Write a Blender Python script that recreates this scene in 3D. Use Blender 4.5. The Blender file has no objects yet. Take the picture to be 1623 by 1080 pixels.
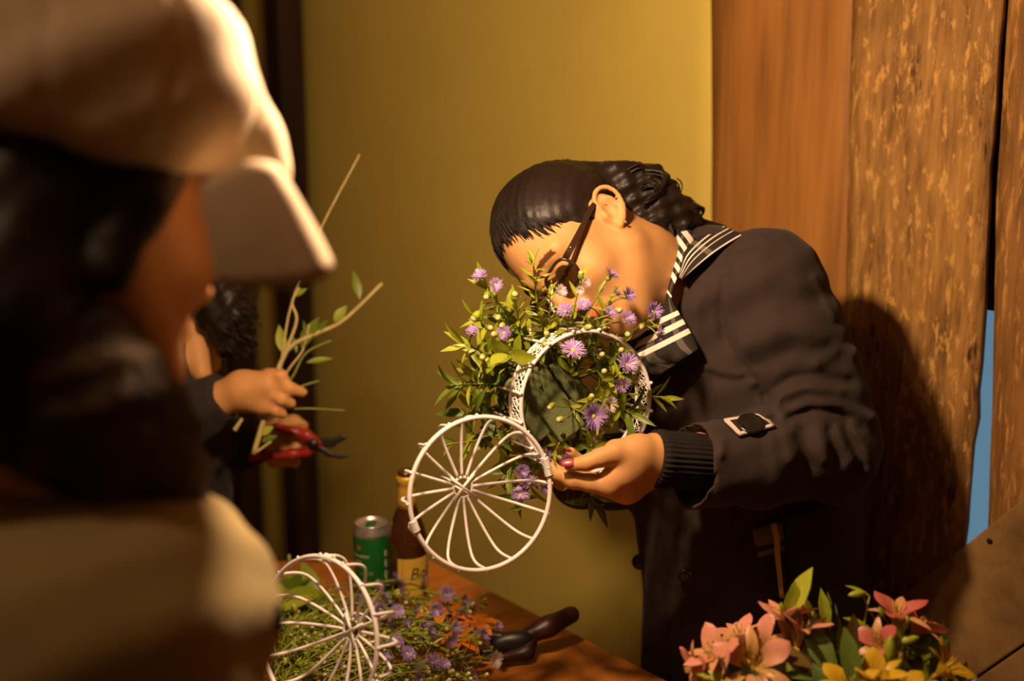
import bpy, math, random
import numpy as np
from mathutils import Vector, Matrix
from mathutils.bvhtree import BVHTree

# ------------------------------------------------------------------ camera
FPX = 1900.0; CX, CY = 811.5, 540.0
PITCH = math.radians(12.0); CAMZ = 1.56
SC = bpy.context.scene
COL = SC.collection
CT, ST = math.cos(PITCH), math.sin(PITCH)
cam_d = bpy.data.cameras.new('camera'); cam = bpy.data.objects.new('camera', cam_d); COL.objects.link(cam)
cam.location = (0, 0, CAMZ); cam.rotation_euler = (math.pi/2 - PITCH, 0, 0)
cam_d.sensor_width = 36.0; cam_d.lens = FPX/1623*36.0; cam_d.clip_start = 0.05
cam_d.dof.use_dof = True; cam_d.dof.focus_distance = 1.52; cam_d.dof.aperture_fstop = 2.1
SC.camera = cam
# ------------------------------------------------------------------ world (dusk outside, only seen through the gaps)
world = bpy.data.worlds.new('dusk'); SC.world = world; world.use_nodes = True
world.node_tree.nodes['Background'].inputs[0].default_value = (0.19, 0.37, 0.52, 1)
world.node_tree.nodes['Background'].inputs[1].default_value = 0.55
SC.view_settings.view_transform = 'Standard'; SC.view_settings.look = 'None'
SC.view_settings.gamma = 1.0; SC.view_settings.exposure = 0.0; SC.view_settings.use_curve_mapping = False
SC.cycles.use_denoising = True
LAMP_K = (672, -95, 1.08)     # pixel, pixel, depth of the bare bulb hanging just above the frame
LAMP_W = 42.0
LAMP_COL = (1.0, 0.655, 0.40)

# ------------------------------------------------------------------ coordinates: K = metric camera axes (right, down, away)
def K(px, py, d): return np.array([(px-CX)/FPX*d, (py-CY)/FPX*d, d])
RK = np.array([[1, 0, 0], [0, -ST, CT], [0, -CT, -ST]])      # K -> world rotation
CAMP = np.array([0, 0, CAMZ])
def KW(v): return np.asarray(v) @ RK.T + CAMP
def WK(v): return (np.asarray(v) - CAMP) @ RK
def P(px, py, d): return Vector(KW(K(px, py, d)))
def kdir(v): return np.asarray(v, float) @ RK.T
def on_z(px, py, z):
    r = kdir([(px-CX)/FPX, (py-CY)/FPX, 1.0]); t = (z-CAMZ)/r[2]
    return Vector(CAMP + r*t)
RNG = random.Random(7)

# ------------------------------------------------------------------ object helpers
WM = {}
def tag(o, label=None, cat=None, group=None, kind=None):
    if label: o['label'] = label
    if cat: o['category'] = cat
    if group: o['group'] = group
    if kind: o['kind'] = kind
    return o
def attach(o, parent, M=None):
    M = M or Matrix.Identity(4)
    o.matrix_basis = M; WM[o.name] = M
    if parent is not None:
        o.parent = parent; o.matrix_parent_inverse = WM[parent.name].inverted()
    return o
def empty(name, loc, label=None, cat=None, group=None):
    o = bpy.data.objects.new(name, None); COL.objects.link(o); o.empty_display_size = 0.05
    attach(o, None, Matrix.Translation(Vector(loc)))
    return tag(o, label, cat, group)
def mesh_data(name, v, f, mat=None, smooth=True, uv=None):
    me = bpy.data.meshes.new(name)
    me.from_pydata([tuple(map(float, x)) for x in v], [], [tuple(map(int, x)) for x in f])
    if mat: me.materials.append(mat)
    if smooth: me.polygons.foreach_set('use_smooth', [True]*len(me.polygons))
    if uv is not None:
        l = me.uv_layers.new(name='UVMap')
        vi = np.zeros(len(me.loops), np.int32); me.loops.foreach_get('vertex_index', vi)
        l.data.foreach_set('uv', np.asarray(uv, np.float32)[vi].ravel())
    me.update(); return me
def link(name, me, parent=None, M=None):
    o = bpy.data.objects.new(name, me); COL.objects.link(o)
    return attach(o, parent, M)
class MB:
    def __init__(s): s.v = []; s.f = []; s.n = 0
    def add(s, v, f):
        s.v += [tuple(x) for x in v]; s.f += [tuple(int(i)+s.n for i in q) for q in f]; s.n += len(v); return s
    def tube(s, *a, **k): return s.add(*tube(*a, **k))
    def build(s, name, mat, parent=None, smooth=True, M=None):
        return link(name, mesh_data(name, s.v, s.f, mat, smooth), parent, M)
def tube(pts, r, n=6, closed=False):
    p = np.array([tuple(x) for x in pts], float); m = len(p)
    r = np.full(m, r) if np.isscalar(r) else np.asarray(r, float)
    if closed: t = np.roll(p, -1, 0) - np.roll(p, 1, 0)
    else: t = np.gradient(p, axis=0)
    t /= np.linalg.norm(t, axis=1)[:, None] + 1e-12
    a = np.array([0, 0, 1.]) if abs(t[0][2]) < .9 else np.array([1., 0, 0])
    u = np.cross(t[0], a); u /= np.linalg.norm(u)
    v = []; ang = np.arange(n)*2*np.pi/n
    for i in range(m):
        u = u - t[i]*np.dot(u, t[i]); u /= np.linalg.norm(u)+1e-12
        w = np.cross(t[i], u)
        v.append(p[i] + r[i]*(np.cos(ang)[:, None]*u + np.sin(ang)[:, None]*w))
    v = np.concatenate(v); f = []
    for i in range(m if closed else m-1):
        j = (i+1) % m
        for k in range(n):
            l = (k+1) % n
            f.append((i*n+k, i*n+l, j*n+l, j*n+k))
    if not closed:
        f.append(tuple(range(n-1, -1, -1))); f.append(tuple(range((m-1)*n, m*n)))
    return v, f
def spline(pts, n=24, closed=False):
    p = np.array([tuple(x) for x in pts], float); m = len(p); out = []
    segs = m if closed else m-1
    ts = np.linspace(0, segs, n, endpoint=not closed)
    for t in ts:
        i = min(int(t), segs-1); u = t-i
        g = (lambda k: p[k % m]) if closed else (lambda k: p[min(max(k, 0), m-1)])
        a, b, c, d = g(i-1), g(i), g(i+1), g(i+2)
        out.append(.5*((2*b)+(c-a)*u+(2*a-5*b+4*c-d)*u*u+(3*b-a-3*c+d)*u**3))
    return np.array(out)
def lathe(prof, n=32, c=(0, 0, 0)):
    v = []; f = []; m = len(prof)
    for r, z in prof:
        for k in range(n):
            a = 2*math.pi*k/n; v.append((c[0]+r*math.cos(a), c[1]+r*math.sin(a), c[2]+z))
    for i in range(m-1):
        for k in range(n):
            l = (k+1) % n; f.append((i*n+k, i*n+l, (i+1)*n+l, (i+1)*n+k))
    f.append(tuple(range(n-1, -1, -1))); f.append(tuple(range((m-1)*n, m*n)))
    return v, f
def prism(poly, z0, z1):
    n = len(poly); v = [(x, y, z0) for x, y in poly]+[(x, y, z1) for x, y in poly]
    f = [tuple(range(n-1, -1, -1)), tuple(range(n, 2*n))]+[(i, (i+1) % n, n+(i+1) % n, n+i) for i in range(n)]
    return v, f
def frame(x, z=(0, 0, 1)):
    x = Vector(x).normalized(); z = Vector(z); z = z - x*z.dot(x)
    if z.length < 1e-5: z = x.orthogonal()
    z.normalize(); y = z.cross(x)
    return Matrix((x, y, z)).transposed()
def place(loc, x, z=(0, 0, 1), s=1.0):
    s = (s, s, s) if np.isscalar(s) else s
    return Matrix.Translation(Vector(loc)) @ frame(x, z).to_4x4() @ Matrix.Diagonal((*s, 1))

# ------------------------------------------------------------------ signed-distance sculpting (sparse surface nets)
def sdf_mesh(f, lo, hi, h, lip=1.5):
    lo = np.array(lo, float); hi = np.array(hi, float); L = 4; s = h*2**L
    n = np.ceil((hi-lo)/s).astype(int)
    c = np.stack(np.meshgrid(*[np.arange(k) for k in n], indexing='ij'), -1).reshape(-1, 3)
    for lev in range(L, -1, -1):
        s = h*2**lev
        d = f(lo+(c+.5)*s); c = c[np.abs(d) < s*.866*lip+h*.5]
        if lev: c = (c[:, None, :]*2+np.array([[i, j, k] for i in (0, 1) for j in (0, 1) for k in (0, 1)])).reshape(-1, 3)
    M = 1 << 13
    pk = lambda a: ((a[..., 0]+8).astype(np.int64)*M+(a[..., 1]+8))*M+(a[..., 2]+8)
    off = np.array([[i, j, k] for i in (0, 1) for j in (0, 1) for k in (0, 1)])
    ck = pk(c[:, None, :]+off); uq, inv = np.unique(ck, return_inverse=True)
    cc = np.stack([uq//(M*M), (uq//M) % M, uq % M], -1)-8
    val = f(lo+cc*h); v = val[inv.reshape(-1)].reshape(-1, 8)
    neg = v < 0; act = neg.any(1) & ~neg.all(1); c = c[act]; v = v[act]; neg = neg[act]
    o = np.argsort(pk(c)); c = c[o]; v = v[o]; neg = neg[o]; keys = pk(c)
    acc = np.zeros((len(c), 3)); cnt = np.zeros(len(c))
    for a in range(8):
        for b in range(a+1, 8):
            if np.abs(off[a]-off[b]).sum() != 1: continue
            m = neg[:, a] != neg[:, b]
            t = v[m, a]/(v[m, a]-v[m, b]+1e-20)
            acc[m] += off[a]+t[:, None]*(off[b]-off[a]); cnt[m] += 1
    verts = lo+(c+acc/cnt[:, None])*h; F = []
    e = np.eye(3, dtype=int)
    def look(q):
        k = pk(q); i = np.minimum(np.searchsorted(keys, k), len(keys)-1); return np.where(keys[i] == k, i, -1)
    for ax in range(3):
        b, d = e[(ax+1) % 3], e[(ax+2) % 3]
        ai = int(np.where((off == e[ax]).all(1))[0][0])
        m = neg[:, 0] != neg[:, ai]; q = c[m]; flip = neg[m, 0]
        i0, i1, i2, i3 = look(q), look(q-b), look(q-b-d), look(q-d)
        ok = (i1 >= 0) & (i2 >= 0) & (i3 >= 0)
        A = np.stack([i0, i1, i2, i3], 1); A[~flip] = A[~flip][:, ::-1]; F.append(A[ok])
    return verts, np.concatenate(F)
def smin(a, b, k):
    hh = np.clip(.5+.5*(b-a)/k, 0, 1); return b+(a-b)*hh-k*hh*(1-hh)
def smax(a, b, k): return -smin(-a, -b, k)
def rc(p, a, b, r1, r2):
    a = np.asarray(a, float); ba = np.asarray(b, float)-a; q = p-a
    t = np.clip(q@ba/(ba@ba+1e-12), 0, 1)
    return np.linalg.norm(q-t[:, None]*ba, axis=1)-(r1+t*(r2-r1))
def chain(p, pts, k=.01):
    d = None
    for (a, ra), (b, rb) in zip(pts[:-1], pts[1:]):
        x = rc(p, a, b, ra, rb); d = x if d is None else smin(d, x, k)
    return d
def ell(p, c, r, ax=None):
    q = p-np.asarray(c, float)
    if ax is not None: q = q@np.asarray(ax, float).T
    r = np.asarray(r, float)
    k0 = np.linalg.norm(q/r, axis=1); k1 = np.linalg.norm(q/(r*r), axis=1)
    return k0*(k0-1)/(k1+1e-9)
def sph(p, c, r): return np.linalg.norm(p-np.asarray(c, float), axis=1)-r
def pl_dist(xy, line):
    d = None; line = np.asarray(line, float)
    for a, b in zip(line[:-1], line[1:]):
        ba = b-a; q = xy-a; t = np.clip(q@ba/(ba@ba+1e-12), 0, 1)
        x = np.linalg.norm(q-t[:, None]*ba, axis=1); d = x if d is None else np.minimum(d, x)
    return d
def sdf_obj(name, f, pts, h, mat, parent, pad=.03, color=None, lip=1.5):
    """sculpt in K space, return the linked world-space mesh object and a BVH in K space"""
    pts = np.array(pts); v, q = sdf_mesh(f, pts.min(0)-pad, pts.max(0)+pad, h, lip)
    me = mesh_data(name, KW(v), q, mat)
    if color is not None:
        at = me.color_attributes.new('tint', 'FLOAT_COLOR', 'POINT')
        at.data.foreach_set('color', np.c_[color(v), np.ones(len(v))].astype(np.float32).ravel())
    o = link(name, me, parent)
    return o, BVHTree.FromPolygons([tuple(x) for x in v], [tuple(map(int, x)) for x in q])

# ------------------------------------------------------------------ materials
def mat(name, col=(.5, .5, .5), rough=.6, spec=.3, metal=0, **kw):
    m = bpy.data.materials.new(name); m.use_nodes = True
    nt = m.node_tree; b = nt.nodes['Principled BSDF']
    b.inputs['Base Color'].default_value = (*col, 1); b.inputs['Roughness'].default_value = rough
    b.inputs['Specular IOR Level'].default_value = spec; b.inputs['Metallic'].default_value = metal
    for k, v in kw.items(): b.inputs[k.replace('_', ' ')].default_value = v
    return m
def N(m, t, **props):
    n = m.node_tree.nodes.new(t)
    for k, v in props.items(): setattr(n, k, v)
    return n
def L(m, a, b): m.node_tree.links.new(a, b)
def bsdf(m): return m.node_tree.nodes['Principled BSDF']
def coords(m, scale=(1, 1, 1), kind='Object'):
    tc = N(m, 'ShaderNodeTexCoord'); mp = N(m, 'ShaderNodeMapping'); mp.inputs['Scale'].default_value = scale
    L(m, tc.outputs[kind], mp.inputs[0]); return mp.outputs[0]
def noise(m, vec, scale, detail=4, rough=.55):
    n = N(m, 'ShaderNodeTexNoise'); n.inputs['Scale'].default_value = scale
    n.inputs['Detail'].default_value = detail; n.inputs['Roughness'].default_value = rough
    L(m, vec, n.inputs['Vector']); return n.outputs[0]
def ramp(m, fac, stops):
    r = N(m, 'ShaderNodeValToRGB'); L(m, fac, r.inputs[0]); el = r.color_ramp.elements
    while len(el) < len(stops): el.new(.5)
    for e, (p, c) in zip(el, stops): e.position = p; e.color = (*c, 1)
    return r.outputs[0]
def bump(m, h, strength=.3, dist=.01, prev=None):
    b = N(m, 'ShaderNodeBump'); b.inputs['Strength'].default_value = strength; b.inputs['Distance'].default_value = dist
    L(m, h, b.inputs['Height'])
    if prev is not None: L(m, prev, b.inputs['Normal'])
    L(m, b.outputs[0], bsdf(m).inputs['Normal']); return b.outputs[0]
def noisy(name, c1, c2, scale=20, rough=.7, bs=.2, bd=.005, bscale=None, sc=(1, 1, 1), spec=.3, **kw):
    m = mat(name, c1, rough, spec, **kw); vec = coords(m, sc)
    L(m, ramp(m, noise(m, vec, scale), [(.3, c1), (.7, c2)]), bsdf(m).inputs['Base Color'])
    if bs: bump(m, noise(m, vec, bscale or scale*3), bs, bd)
    return m
def wood(name, dark, mid, light, grain=(18, 18, 1.1), bs=.5, bd=.004, flakes=False):
    m = mat(name, mid, .62, .25); vec = coords(m, grain)
    a = noise(m, vec, 2.2, 8, .65); c = ramp(m, a, [(.28, dark), (.5, mid), (.72, light)])
    v2 = coords(m, (grain[0]*.35, grain[1]*.35, grain[2]*.5) if flakes else (3, 3, .8)); b = noise(m, v2, 1.4, 3)
    mx = N(m, 'ShaderNodeMixRGB', blend_type='MULTIPLY'); mx.inputs[0].default_value = .75
    L(m, c, mx.inputs[1]); L(m, ramp(m, b, [(.3, (.45, .40, .36)), (.65, (1.1, 1.05, 1.0))]), mx.inputs[2])
    out = mx.outputs[0]
    if flakes:
        v3 = coords(m, (grain[0]*1.4, grain[1]*1.4, grain[2]*3.2)); fl = noise(m, v3, 1.6, 6, .7)
        m2 = N(m, 'ShaderNodeMixRGB', blend_type='MIX'); L(m, ramp(m, fl, [(.54, (0, 0, 0)), (.62, (1, 1, 1))]), m2.inputs[0])
        L(m, out, m2.inputs[1]); m2.inputs[2].default_value = (light[0]*1.25, light[1]*1.2, light[2]*1.1, 1); out = m2.outputs[0]
        nb = bump(m, fl, .5, .004)
        v4 = coords(m, (22, 22, 5)); pit = noise(m, v4, 1.5, 5, .7)
        m3 = N(m, 'ShaderNodeMixRGB', blend_type='MULTIPLY'); m3.inputs[0].default_value = 1
        L(m, out, m3.inputs[1]); L(m, ramp(m, pit, [(.30, (.18, .15, .13)), (.37, (1, 1, 1))]), m3.inputs[2]); out = m3.outputs[0]
        L(m, out, bsdf(m).inputs['Base Color']); bump(m, a, bs, bd, nb)
    else:
        L(m, out, bsdf(m).inputs['Base Color']); bump(m, a, bs, bd)
    return m
def leafmat(name, c1, c2, tr=.25, vein=True):
    m = mat(name, c1, .42, .4); oi = N(m, 'ShaderNodeObjectInfo')
    c = ramp(m, oi.outputs['Random'], [(0, c1), (1, c2)])
    v = noise(m, coords(m, (1, 3, 1)), 3.0, 3); mx = N(m, 'ShaderNodeMixRGB', blend_type='MULTIPLY'); mx.inputs[0].default_value = .5
    L(m, c, mx.inputs[1]); L(m, ramp(m, v, [(.3, (.6, .6, .5)), (.7, (1.15, 1.15, 1.1))]), mx.inputs[2])
    L(m, mx.outputs[0], bsdf(m).inputs['Base Color'])
    t = N(m, 'ShaderNodeBsdfTranslucent'); L(m, mx.outputs[0], t.inputs[0])
    ms = N(m, 'ShaderNodeMixShader'); ms.inputs[0].default_value = tr
    out = m.node_tree.nodes['Material Output']
    L(m, bsdf(m).outputs[0], ms.inputs[1]); L(m, t.outputs[0], ms.inputs[2]); L(m, ms.outputs[0], out.inputs[0])
    return m
# ------------------------------------------------------------------ palette
M_canvas = noisy('olive_canvas', (0.64, 0.503, 0.101), (0.7, 0.551, 0.115), 4, .55, .12, .0015, 260, spec=.3)
M_plank1 = wood('smooth_brown_plank', (0.22, 0.095, 0.021), (0.38, 0.171, 0.0364), (0.46, 0.218, 0.049), (14, 14, .8), .35, .003)
M_plank2 = wood('weathered_plank', (0.15, 0.076, 0.0196), (0.36, 0.19, 0.0476), (0.46, 0.266, 0.0735), (34, 34, 5.0), .8, .006, True)
M_plank3 = wood('rough_plank', (0.12, 0.057, 0.014), (0.28, 0.138, 0.0336), (0.38, 0.195, 0.0525), (40, 40, 3.0), .8, .005, True)
M_board = wood('grey_brown_board', (0.14, 0.0808, 0.028), (0.26, 0.152, 0.0525), (0.34, 0.209, 0.077), (6, 6, 6), .4, .003)
M_post = wood('dark_post_wood', (0.018, 0.00855, 0.0042), (0.04, 0.019, 0.0084), (0.06, 0.0285, 0.0126), (10, 10, 1), .3, .003)
M_table = wood('orange_table_wood', (0.24, 0.0808, 0.0126), (0.42, 0.152, 0.0245), (0.52, 0.199, 0.035), (20, 1.2, 1.2), .15, .001)
bsdf(M_table).inputs['Roughness'].default_value = .42
M_floor = wood('dark_floor', (0.03, 0.0171, 0.007), (0.06, 0.0333, 0.014), (0.08, 0.0475, 0.021), (12, 1, 1), .2, .002)
M_dark = noisy('brown_room_boards', (0.24, 0.142, 0.0595), (0.32, 0.199, 0.084), 6, .8, .2, .004)
M_batten = noisy('dark_batten_wood', (0.02, 0.0133, 0.007), (0.035, 0.0228, 0.0112), 6, .8, .2, .004)
M_white = noisy('white_coated_wire', (.66, .62, .58), (.72, .68, .64), 60, .38, .1, .0006, 300, spec=.5)
M_steel = mat('dark_steel', (.05, .045, .04), .35, .5, .8)
M_black = mat('black_plastic', (.012, .009, .008), .45, .3)

# ------------------------------------------------------------------ the room
W0 = np.array([.347, 2.07]); WD = np.array([.634, -.773]); WD /= np.linalg.norm(WD); WN = np.array([-.773, -.634]); WN /= np.linalg.norm(WN)
def wall_hit(px, py, off=0.0):
    """where the ray through a pixel meets the diagonal wall (moved off metres into the room): distance along it, height"""
    r = kdir([(px-CX)/FPX, (py-CY)/FPX, 1.0]); o = W0+WN*off
    t = (o@WN)/(r[:2]@WN); q = r[:2]*t
    return float((q-o)@WD), float(CAMZ+r[2]*t)
def wp(s, off, z):
    q = W0+WD*s+WN*off; return (q[0], q[1], z)
CEIL = 2.7; FY = -1.6; LX = -2.4
s_front = (FY-W0[1])/WD[1]; s_left = (LX-W0[0])/WD[0]
pf = W0+WD*s_front; pL = W0+WD*s_left
tri = [(LX, FY), (pf[0], FY), (pL[0], pL[1])]
def struct(name, v, f, m, smooth=False, parent=None):
    o = link(name, mesh_data(name, v, f, m, smooth), parent)
    if parent is None: o['kind'] = 'structure'
    return o
struct('floor', *prism([(LX-.1, FY-.1), (pf[0]+.3, FY-.1), (pL[0]-.1, pL[1]+.3)], -.06, 0), M_floor)
struct('ceiling', *prism([(LX-.1, FY-.1), (pf[0]+.3, FY-.1), (pL[0]-.1, pL[1]+.3)], CEIL, CEIL+.06), M_dark)
struct('wall_left', *prism([(LX-.08, FY), (LX, FY), (LX, pL[1]+.1), (LX-.08, pL[1]+.1)], 0, CEIL), M_dark)
struct('wall_front', *prism([(LX, FY-.08), (pf[0], FY-.08), (pf[0], FY), (LX, FY)], 0, CEIL), M_dark)
# stretched olive canvas, left part of the diagonal wall, slight slack
def canvas():
    sR = wall_hit(1125, 300)[0]+.02; n, k = 60, 24; v = []; f = []
    for i in range(n+1):
        for j in range(k+1):
            s = s_left+(sR-s_left)*i/n; z = CEIL*j/k
            o = .004*math.sin(s*5.3+z*.8)+.003*math.sin(s*2.1-z*2.3)+.002*math.sin(z*4+s)
            v.append(wp(s, o-.024, z))
    for i in range(n):
        for j in range(k):
            a = i*(k+1)+j; f.append((a, a+1, a+k+2, a+k+1))
    o = struct('wall_back', v, f, M_canvas, True)
    so = o.modifiers.new('thick', 'SOLIDIFY'); so.thickness = .012; so.offset = 0
    tag(o, 'olive yellow canvas wall stretched behind the standing woman')
canvas()
# plank wall: every plank a part, real gaps to the dusk outside
wall = struct('wall_right', *prism([tuple(W0+WD*(-.02)-WN*.06), tuple(W0+WD*s_front-WN*.06), tuple(W0+WD*s_front-WN*.10), tuple(W0+WD*(-.02)-WN*.10)], CEIL-.22, CEIL), M_dark)
tag(wall, 'wall of wide weathered upright planks with open gaps')
def plank(lpts, rpts, mt, off, th, seed, label=None, rag=.002):
    """lpts / rpts: (s, z) pairs up the left and right edges"""
    rg = random.Random(seed); zs = np.linspace(0, CEIL, 68)
    l = np.interp(zs, [z for s, z in lpts], [s for s, z in lpts]); r = np.interp(zs, [z for s, z in rpts], [s for s, z in rpts])
    jl = np.cumsum([rg.uniform(-1, 1) for _ in zs]); jr = np.cumsum([rg.uniform(-1, 1) for _ in zs])
    jl = jl-np.linspace(jl[0], jl[-1], len(zs)); jr = jr-np.linspace(jr[0], jr[-1], len(zs))
    l = l+rag*.45*jl; r = r+rag*.45*jr+np.array([rg.uniform(-rag, rag) for _ in zs])
    nx = 10; v = []; f = []
    for i, z in enumerate(zs):
        for j in range(nx+1):
            t = j/nx; e = min(t, 1-t)
            o = off - (.004 if e == 0 else 0) + .0025*math.sin(t*7+seed+z*1.3)+.0015*math.sin(z*9+t*5+seed)
            v.append(wp(l[i]+(r[i]-l[i])*t, o, z))
    m = len(v); w = nx+1
    for i, z in enumerate(zs):
        v.append(wp(l[i], off-th, z)); v.append(wp(r[i], off-th, z))
    for i in range(len(zs)-1):
        for j in range(nx): a = i*w+j; f.append((a, a+1, a+w+1, a+w))
        b = m+2*i
        f += [(i*w, (i+1)*w, b+2, b), (i*w+nx, b+1, b+3, (i+1)*w+nx), (b, b+2, b+3, b+1)]
    o = struct('plank', v, f, mt, True, wall)
    if label: o['label'] = label
    return o
wh = wall_hit
L1 = [(wh(1125, 500)[0], 0), wh(1125, 400), wh(1123, 0), (wh(1123, 0)[0]-.01, CEIL)]
R1 = [(wh(1338, 500)[0], 0), (wh(1338, 500)[0], 1.2), (wh(1341, 100)[0], CEIL)]
L2 = [(wh(1338, 700)[0], 0), wh(1338, 700), wh(1341, 480), wh(1346, 120), (wh(1347, 0)[0], CEIL)]
R2 = [(wh(1536, 900)[0], 0), wh(1530, 850), wh(1537, 740), wh(1552, 640), wh(1559, 520), wh(1567, 300), (wh(1576, 0)[0], CEIL)]
L3 = [(wh(1561, 900)[0], 0), wh(1562, 850), wh(1570, 640), wh(1573, 480), wh(1575, 300), (wh(1584, 0)[0], CEIL)]
plank(L1, R1, M_plank1, .0, .028, 3, 'smooth brown plank', .0006)
plank(L2, R2, M_plank2, .004, .014, 11, 'flaking weathered plank', .0022)
s3 = wh(1571, 480)[0]
plank(L3, [(s3+.27, 0), (s3+.27, CEIL)], M_plank3, .0, .03, 17, 'rough brown plank', .0012)
sp = s3+.275
while sp < s_front:
    w = RNG.uniform(.22, .28); plank([(sp, 0), (sp, CEIL)], [(sp+w, 0), (sp+w, CEIL)], M_plank3 if RNG.random() < .5 else M_plank1, .0, .03, int(sp*100)); sp += w+.004
# battens outside that darken the upper gaps
def batten(name, s0, s1, z0, z1, label):
    poly = [tuple(W0+WD*s0-WN*.034), tuple(W0+WD*s1-WN*.034), tuple(W0+WD*s1-WN*.055), tuple(W0+WD*s0-WN*.055)]
    o = struct(name, *prism(poly, z0, z1), M_batten, False, wall); o['label'] = label
batten('batten', wh(1525, 300)[0], wh(1600, 300)[0], wh(1570, 500)[1], CEIL, 'dark batten behind the plank gap')
batten('batten', wh(1310, 300)[0], wh(1341.5, 300)[0], 0, CEIL, 'dark batten behind the first plank gap')
batten('batten', wh(1330, 300)[0], wh(1355, 300)[0], 0, wh(1345, 250)[1], 'short dark batten low behind the first plank gap')
# dark posts at the left
def post(n, px, py, w, off, label):
    s = wh(px, py, off)[0]
    poly = [tuple(W0+WD*(s+a)+WN*b) for a, b in ((-w/2, off), (w/2, off), (w/2, off-.07), (-w/2, off-.07))]
    v, f = prism(poly, 0, CEIL); o = struct(n, v, f, M_post)
    bv = o.modifiers.new('edge', 'BEVEL'); bv.width = .006; bv.segments = 2
    tag(o, label)
post('trim_1', 445, 430, .082, .085, 'dark timber post against the olive wall')
post('trim_2', 372, 740, .075, .085, 'second dark timber post behind the hands holding stems')
# board leaning low at the right, with a bolt hole
def leaning_board():
    """fixed across the foot of the plank wall, its top edge rising to the right"""
    OFF = .045
    def q(px, py): sz = wall_hit(px, py, OFF); return np.array(wp(sz[0], OFF, sz[1]))
    a = q(1405, 966); b = q(1700, 727); e = (b-a)/np.linalg.norm(b-a); nrm = np.array([WN[0], WN[1], 0.0]); d = np.cross(nrm, e)
    if d[2] > 0: d = -d
    root = empty('diagonal_board', a+d*.3, 'diagonal grey brown board across the planks in the lower right corner', 'board')
    for t0, t1 in ((0, .15), (.153, .30), (.303, .45)):
        c = [a+d*t0, b+d*t0, b+d*t1, a+d*t1]; v = list(c)+[x-nrm*.022 for x in c]
        o = MB().add(v, [(0, 1, 2, 3), (7, 6, 5, 4), (0, 4, 5, 1), (1, 5, 6, 2), (2, 6, 7, 3), (3, 7, 4, 0)]).build('board_plank', M_board, root, False)
        bv = o.modifiers.new('edge', 'BEVEL'); bv.width = .003; bv.segments = 2
    c = q(1569, 858); ring = [c+nrm*.001+.0045*(math.cos(x)*e+math.sin(x)*d) for x in np.linspace(0, 6.28, 12, False)]
    MB().add(ring+[c+nrm*.003], [(i, (i+1) % 12, 12) for i in range(12)]).build('bolt', M_black, root)
leaning_board()

# ------------------------------------------------------------------ the bare hanging bulb just above the frame
def pendant():
    c = P(*LAMP_K); root = empty('pendant_lamp', (c.x, c.y, c.z), 'bare hanging bulb on a cord above the table', 'lamp')
    M_glass = mat('bulb_glass', (1, .9, .7), .1, .3); nt = M_glass.node_tree
    tr = N(M_glass, 'ShaderNodeBsdfTransparent'); mx = N(M_glass, 'ShaderNodeMixShader'); mx.inputs[0].default_value = .06
    L(M_glass, tr.outputs[0], mx.inputs[1]); L(M_glass, bsdf(M_glass).outputs[0], mx.inputs[2]); L(M_glass, mx.outputs[0], nt.nodes['Material Output'].inputs[0])
    MB().add(*lathe([(.001, -.045), (.02, -.042), (.034, -.025), (.038, -.004), (.034, .018), (.022, .042), (.0145, .06), (.0135, .07)], 24, c)).build('bulb', M_glass, root)
    MB().add(*lathe([(.014, .066), (.019, .07), (.021, .10), (.021, .135), (.012, .15), (.004, .155)], 20, c)).build('socket', M_black, root)
    MB().tube([c+Vector((0, 0, .15)), c+Vector((0, 0, .5)), Vector((c.x, c.y, CEIL))], .0035, 6).build('cord', M_black, root)
    ld = bpy.data.lights.new('filament', 'POINT'); ld.energy = LAMP_W; ld.color = LAMP_COL; ld.shadow_soft_size = .028
    lo = bpy.data.objects.new('filament', ld); COL.objects.link(lo); attach(lo, root, Matrix.Translation(c))
pendant()
def added_fill_bulb():  # extra bulb outside the frame, added to brighten the foreground person
    c = Vector((-.66, .52, 2.40)); root = empty('pendant_lamp', c, 'added fill bulb out of view above the capped person', 'lamp')
    g = bpy.data.materials['bulb_glass']
    MB().add(*lathe([(.001, -.045), (.02, -.042), (.034, -.025), (.038, -.004), (.034, .018), (.022, .042), (.0145, .06), (.0135, .07)], 24, c)).build('bulb', g, root)
    MB().add(*lathe([(.014, .066), (.019, .07), (.021, .10), (.021, .135), (.012, .15), (.004, .155)], 20, c)).build('socket', M_black, root)
    MB().tube([c+Vector((0, 0, .15)), c+Vector((0, 0, .3)), Vector((c.x, c.y, CEIL))], .0035, 6).build('cord', M_black, root)
    ld = bpy.data.lights.new('filament', 'POINT'); ld.energy = 11.0; ld.color = LAMP_COL; ld.shadow_soft_size = .03
    lo = bpy.data.objects.new('filament', ld); COL.objects.link(lo); attach(lo, root, Matrix.Translation(c))
added_fill_bulb()

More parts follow.
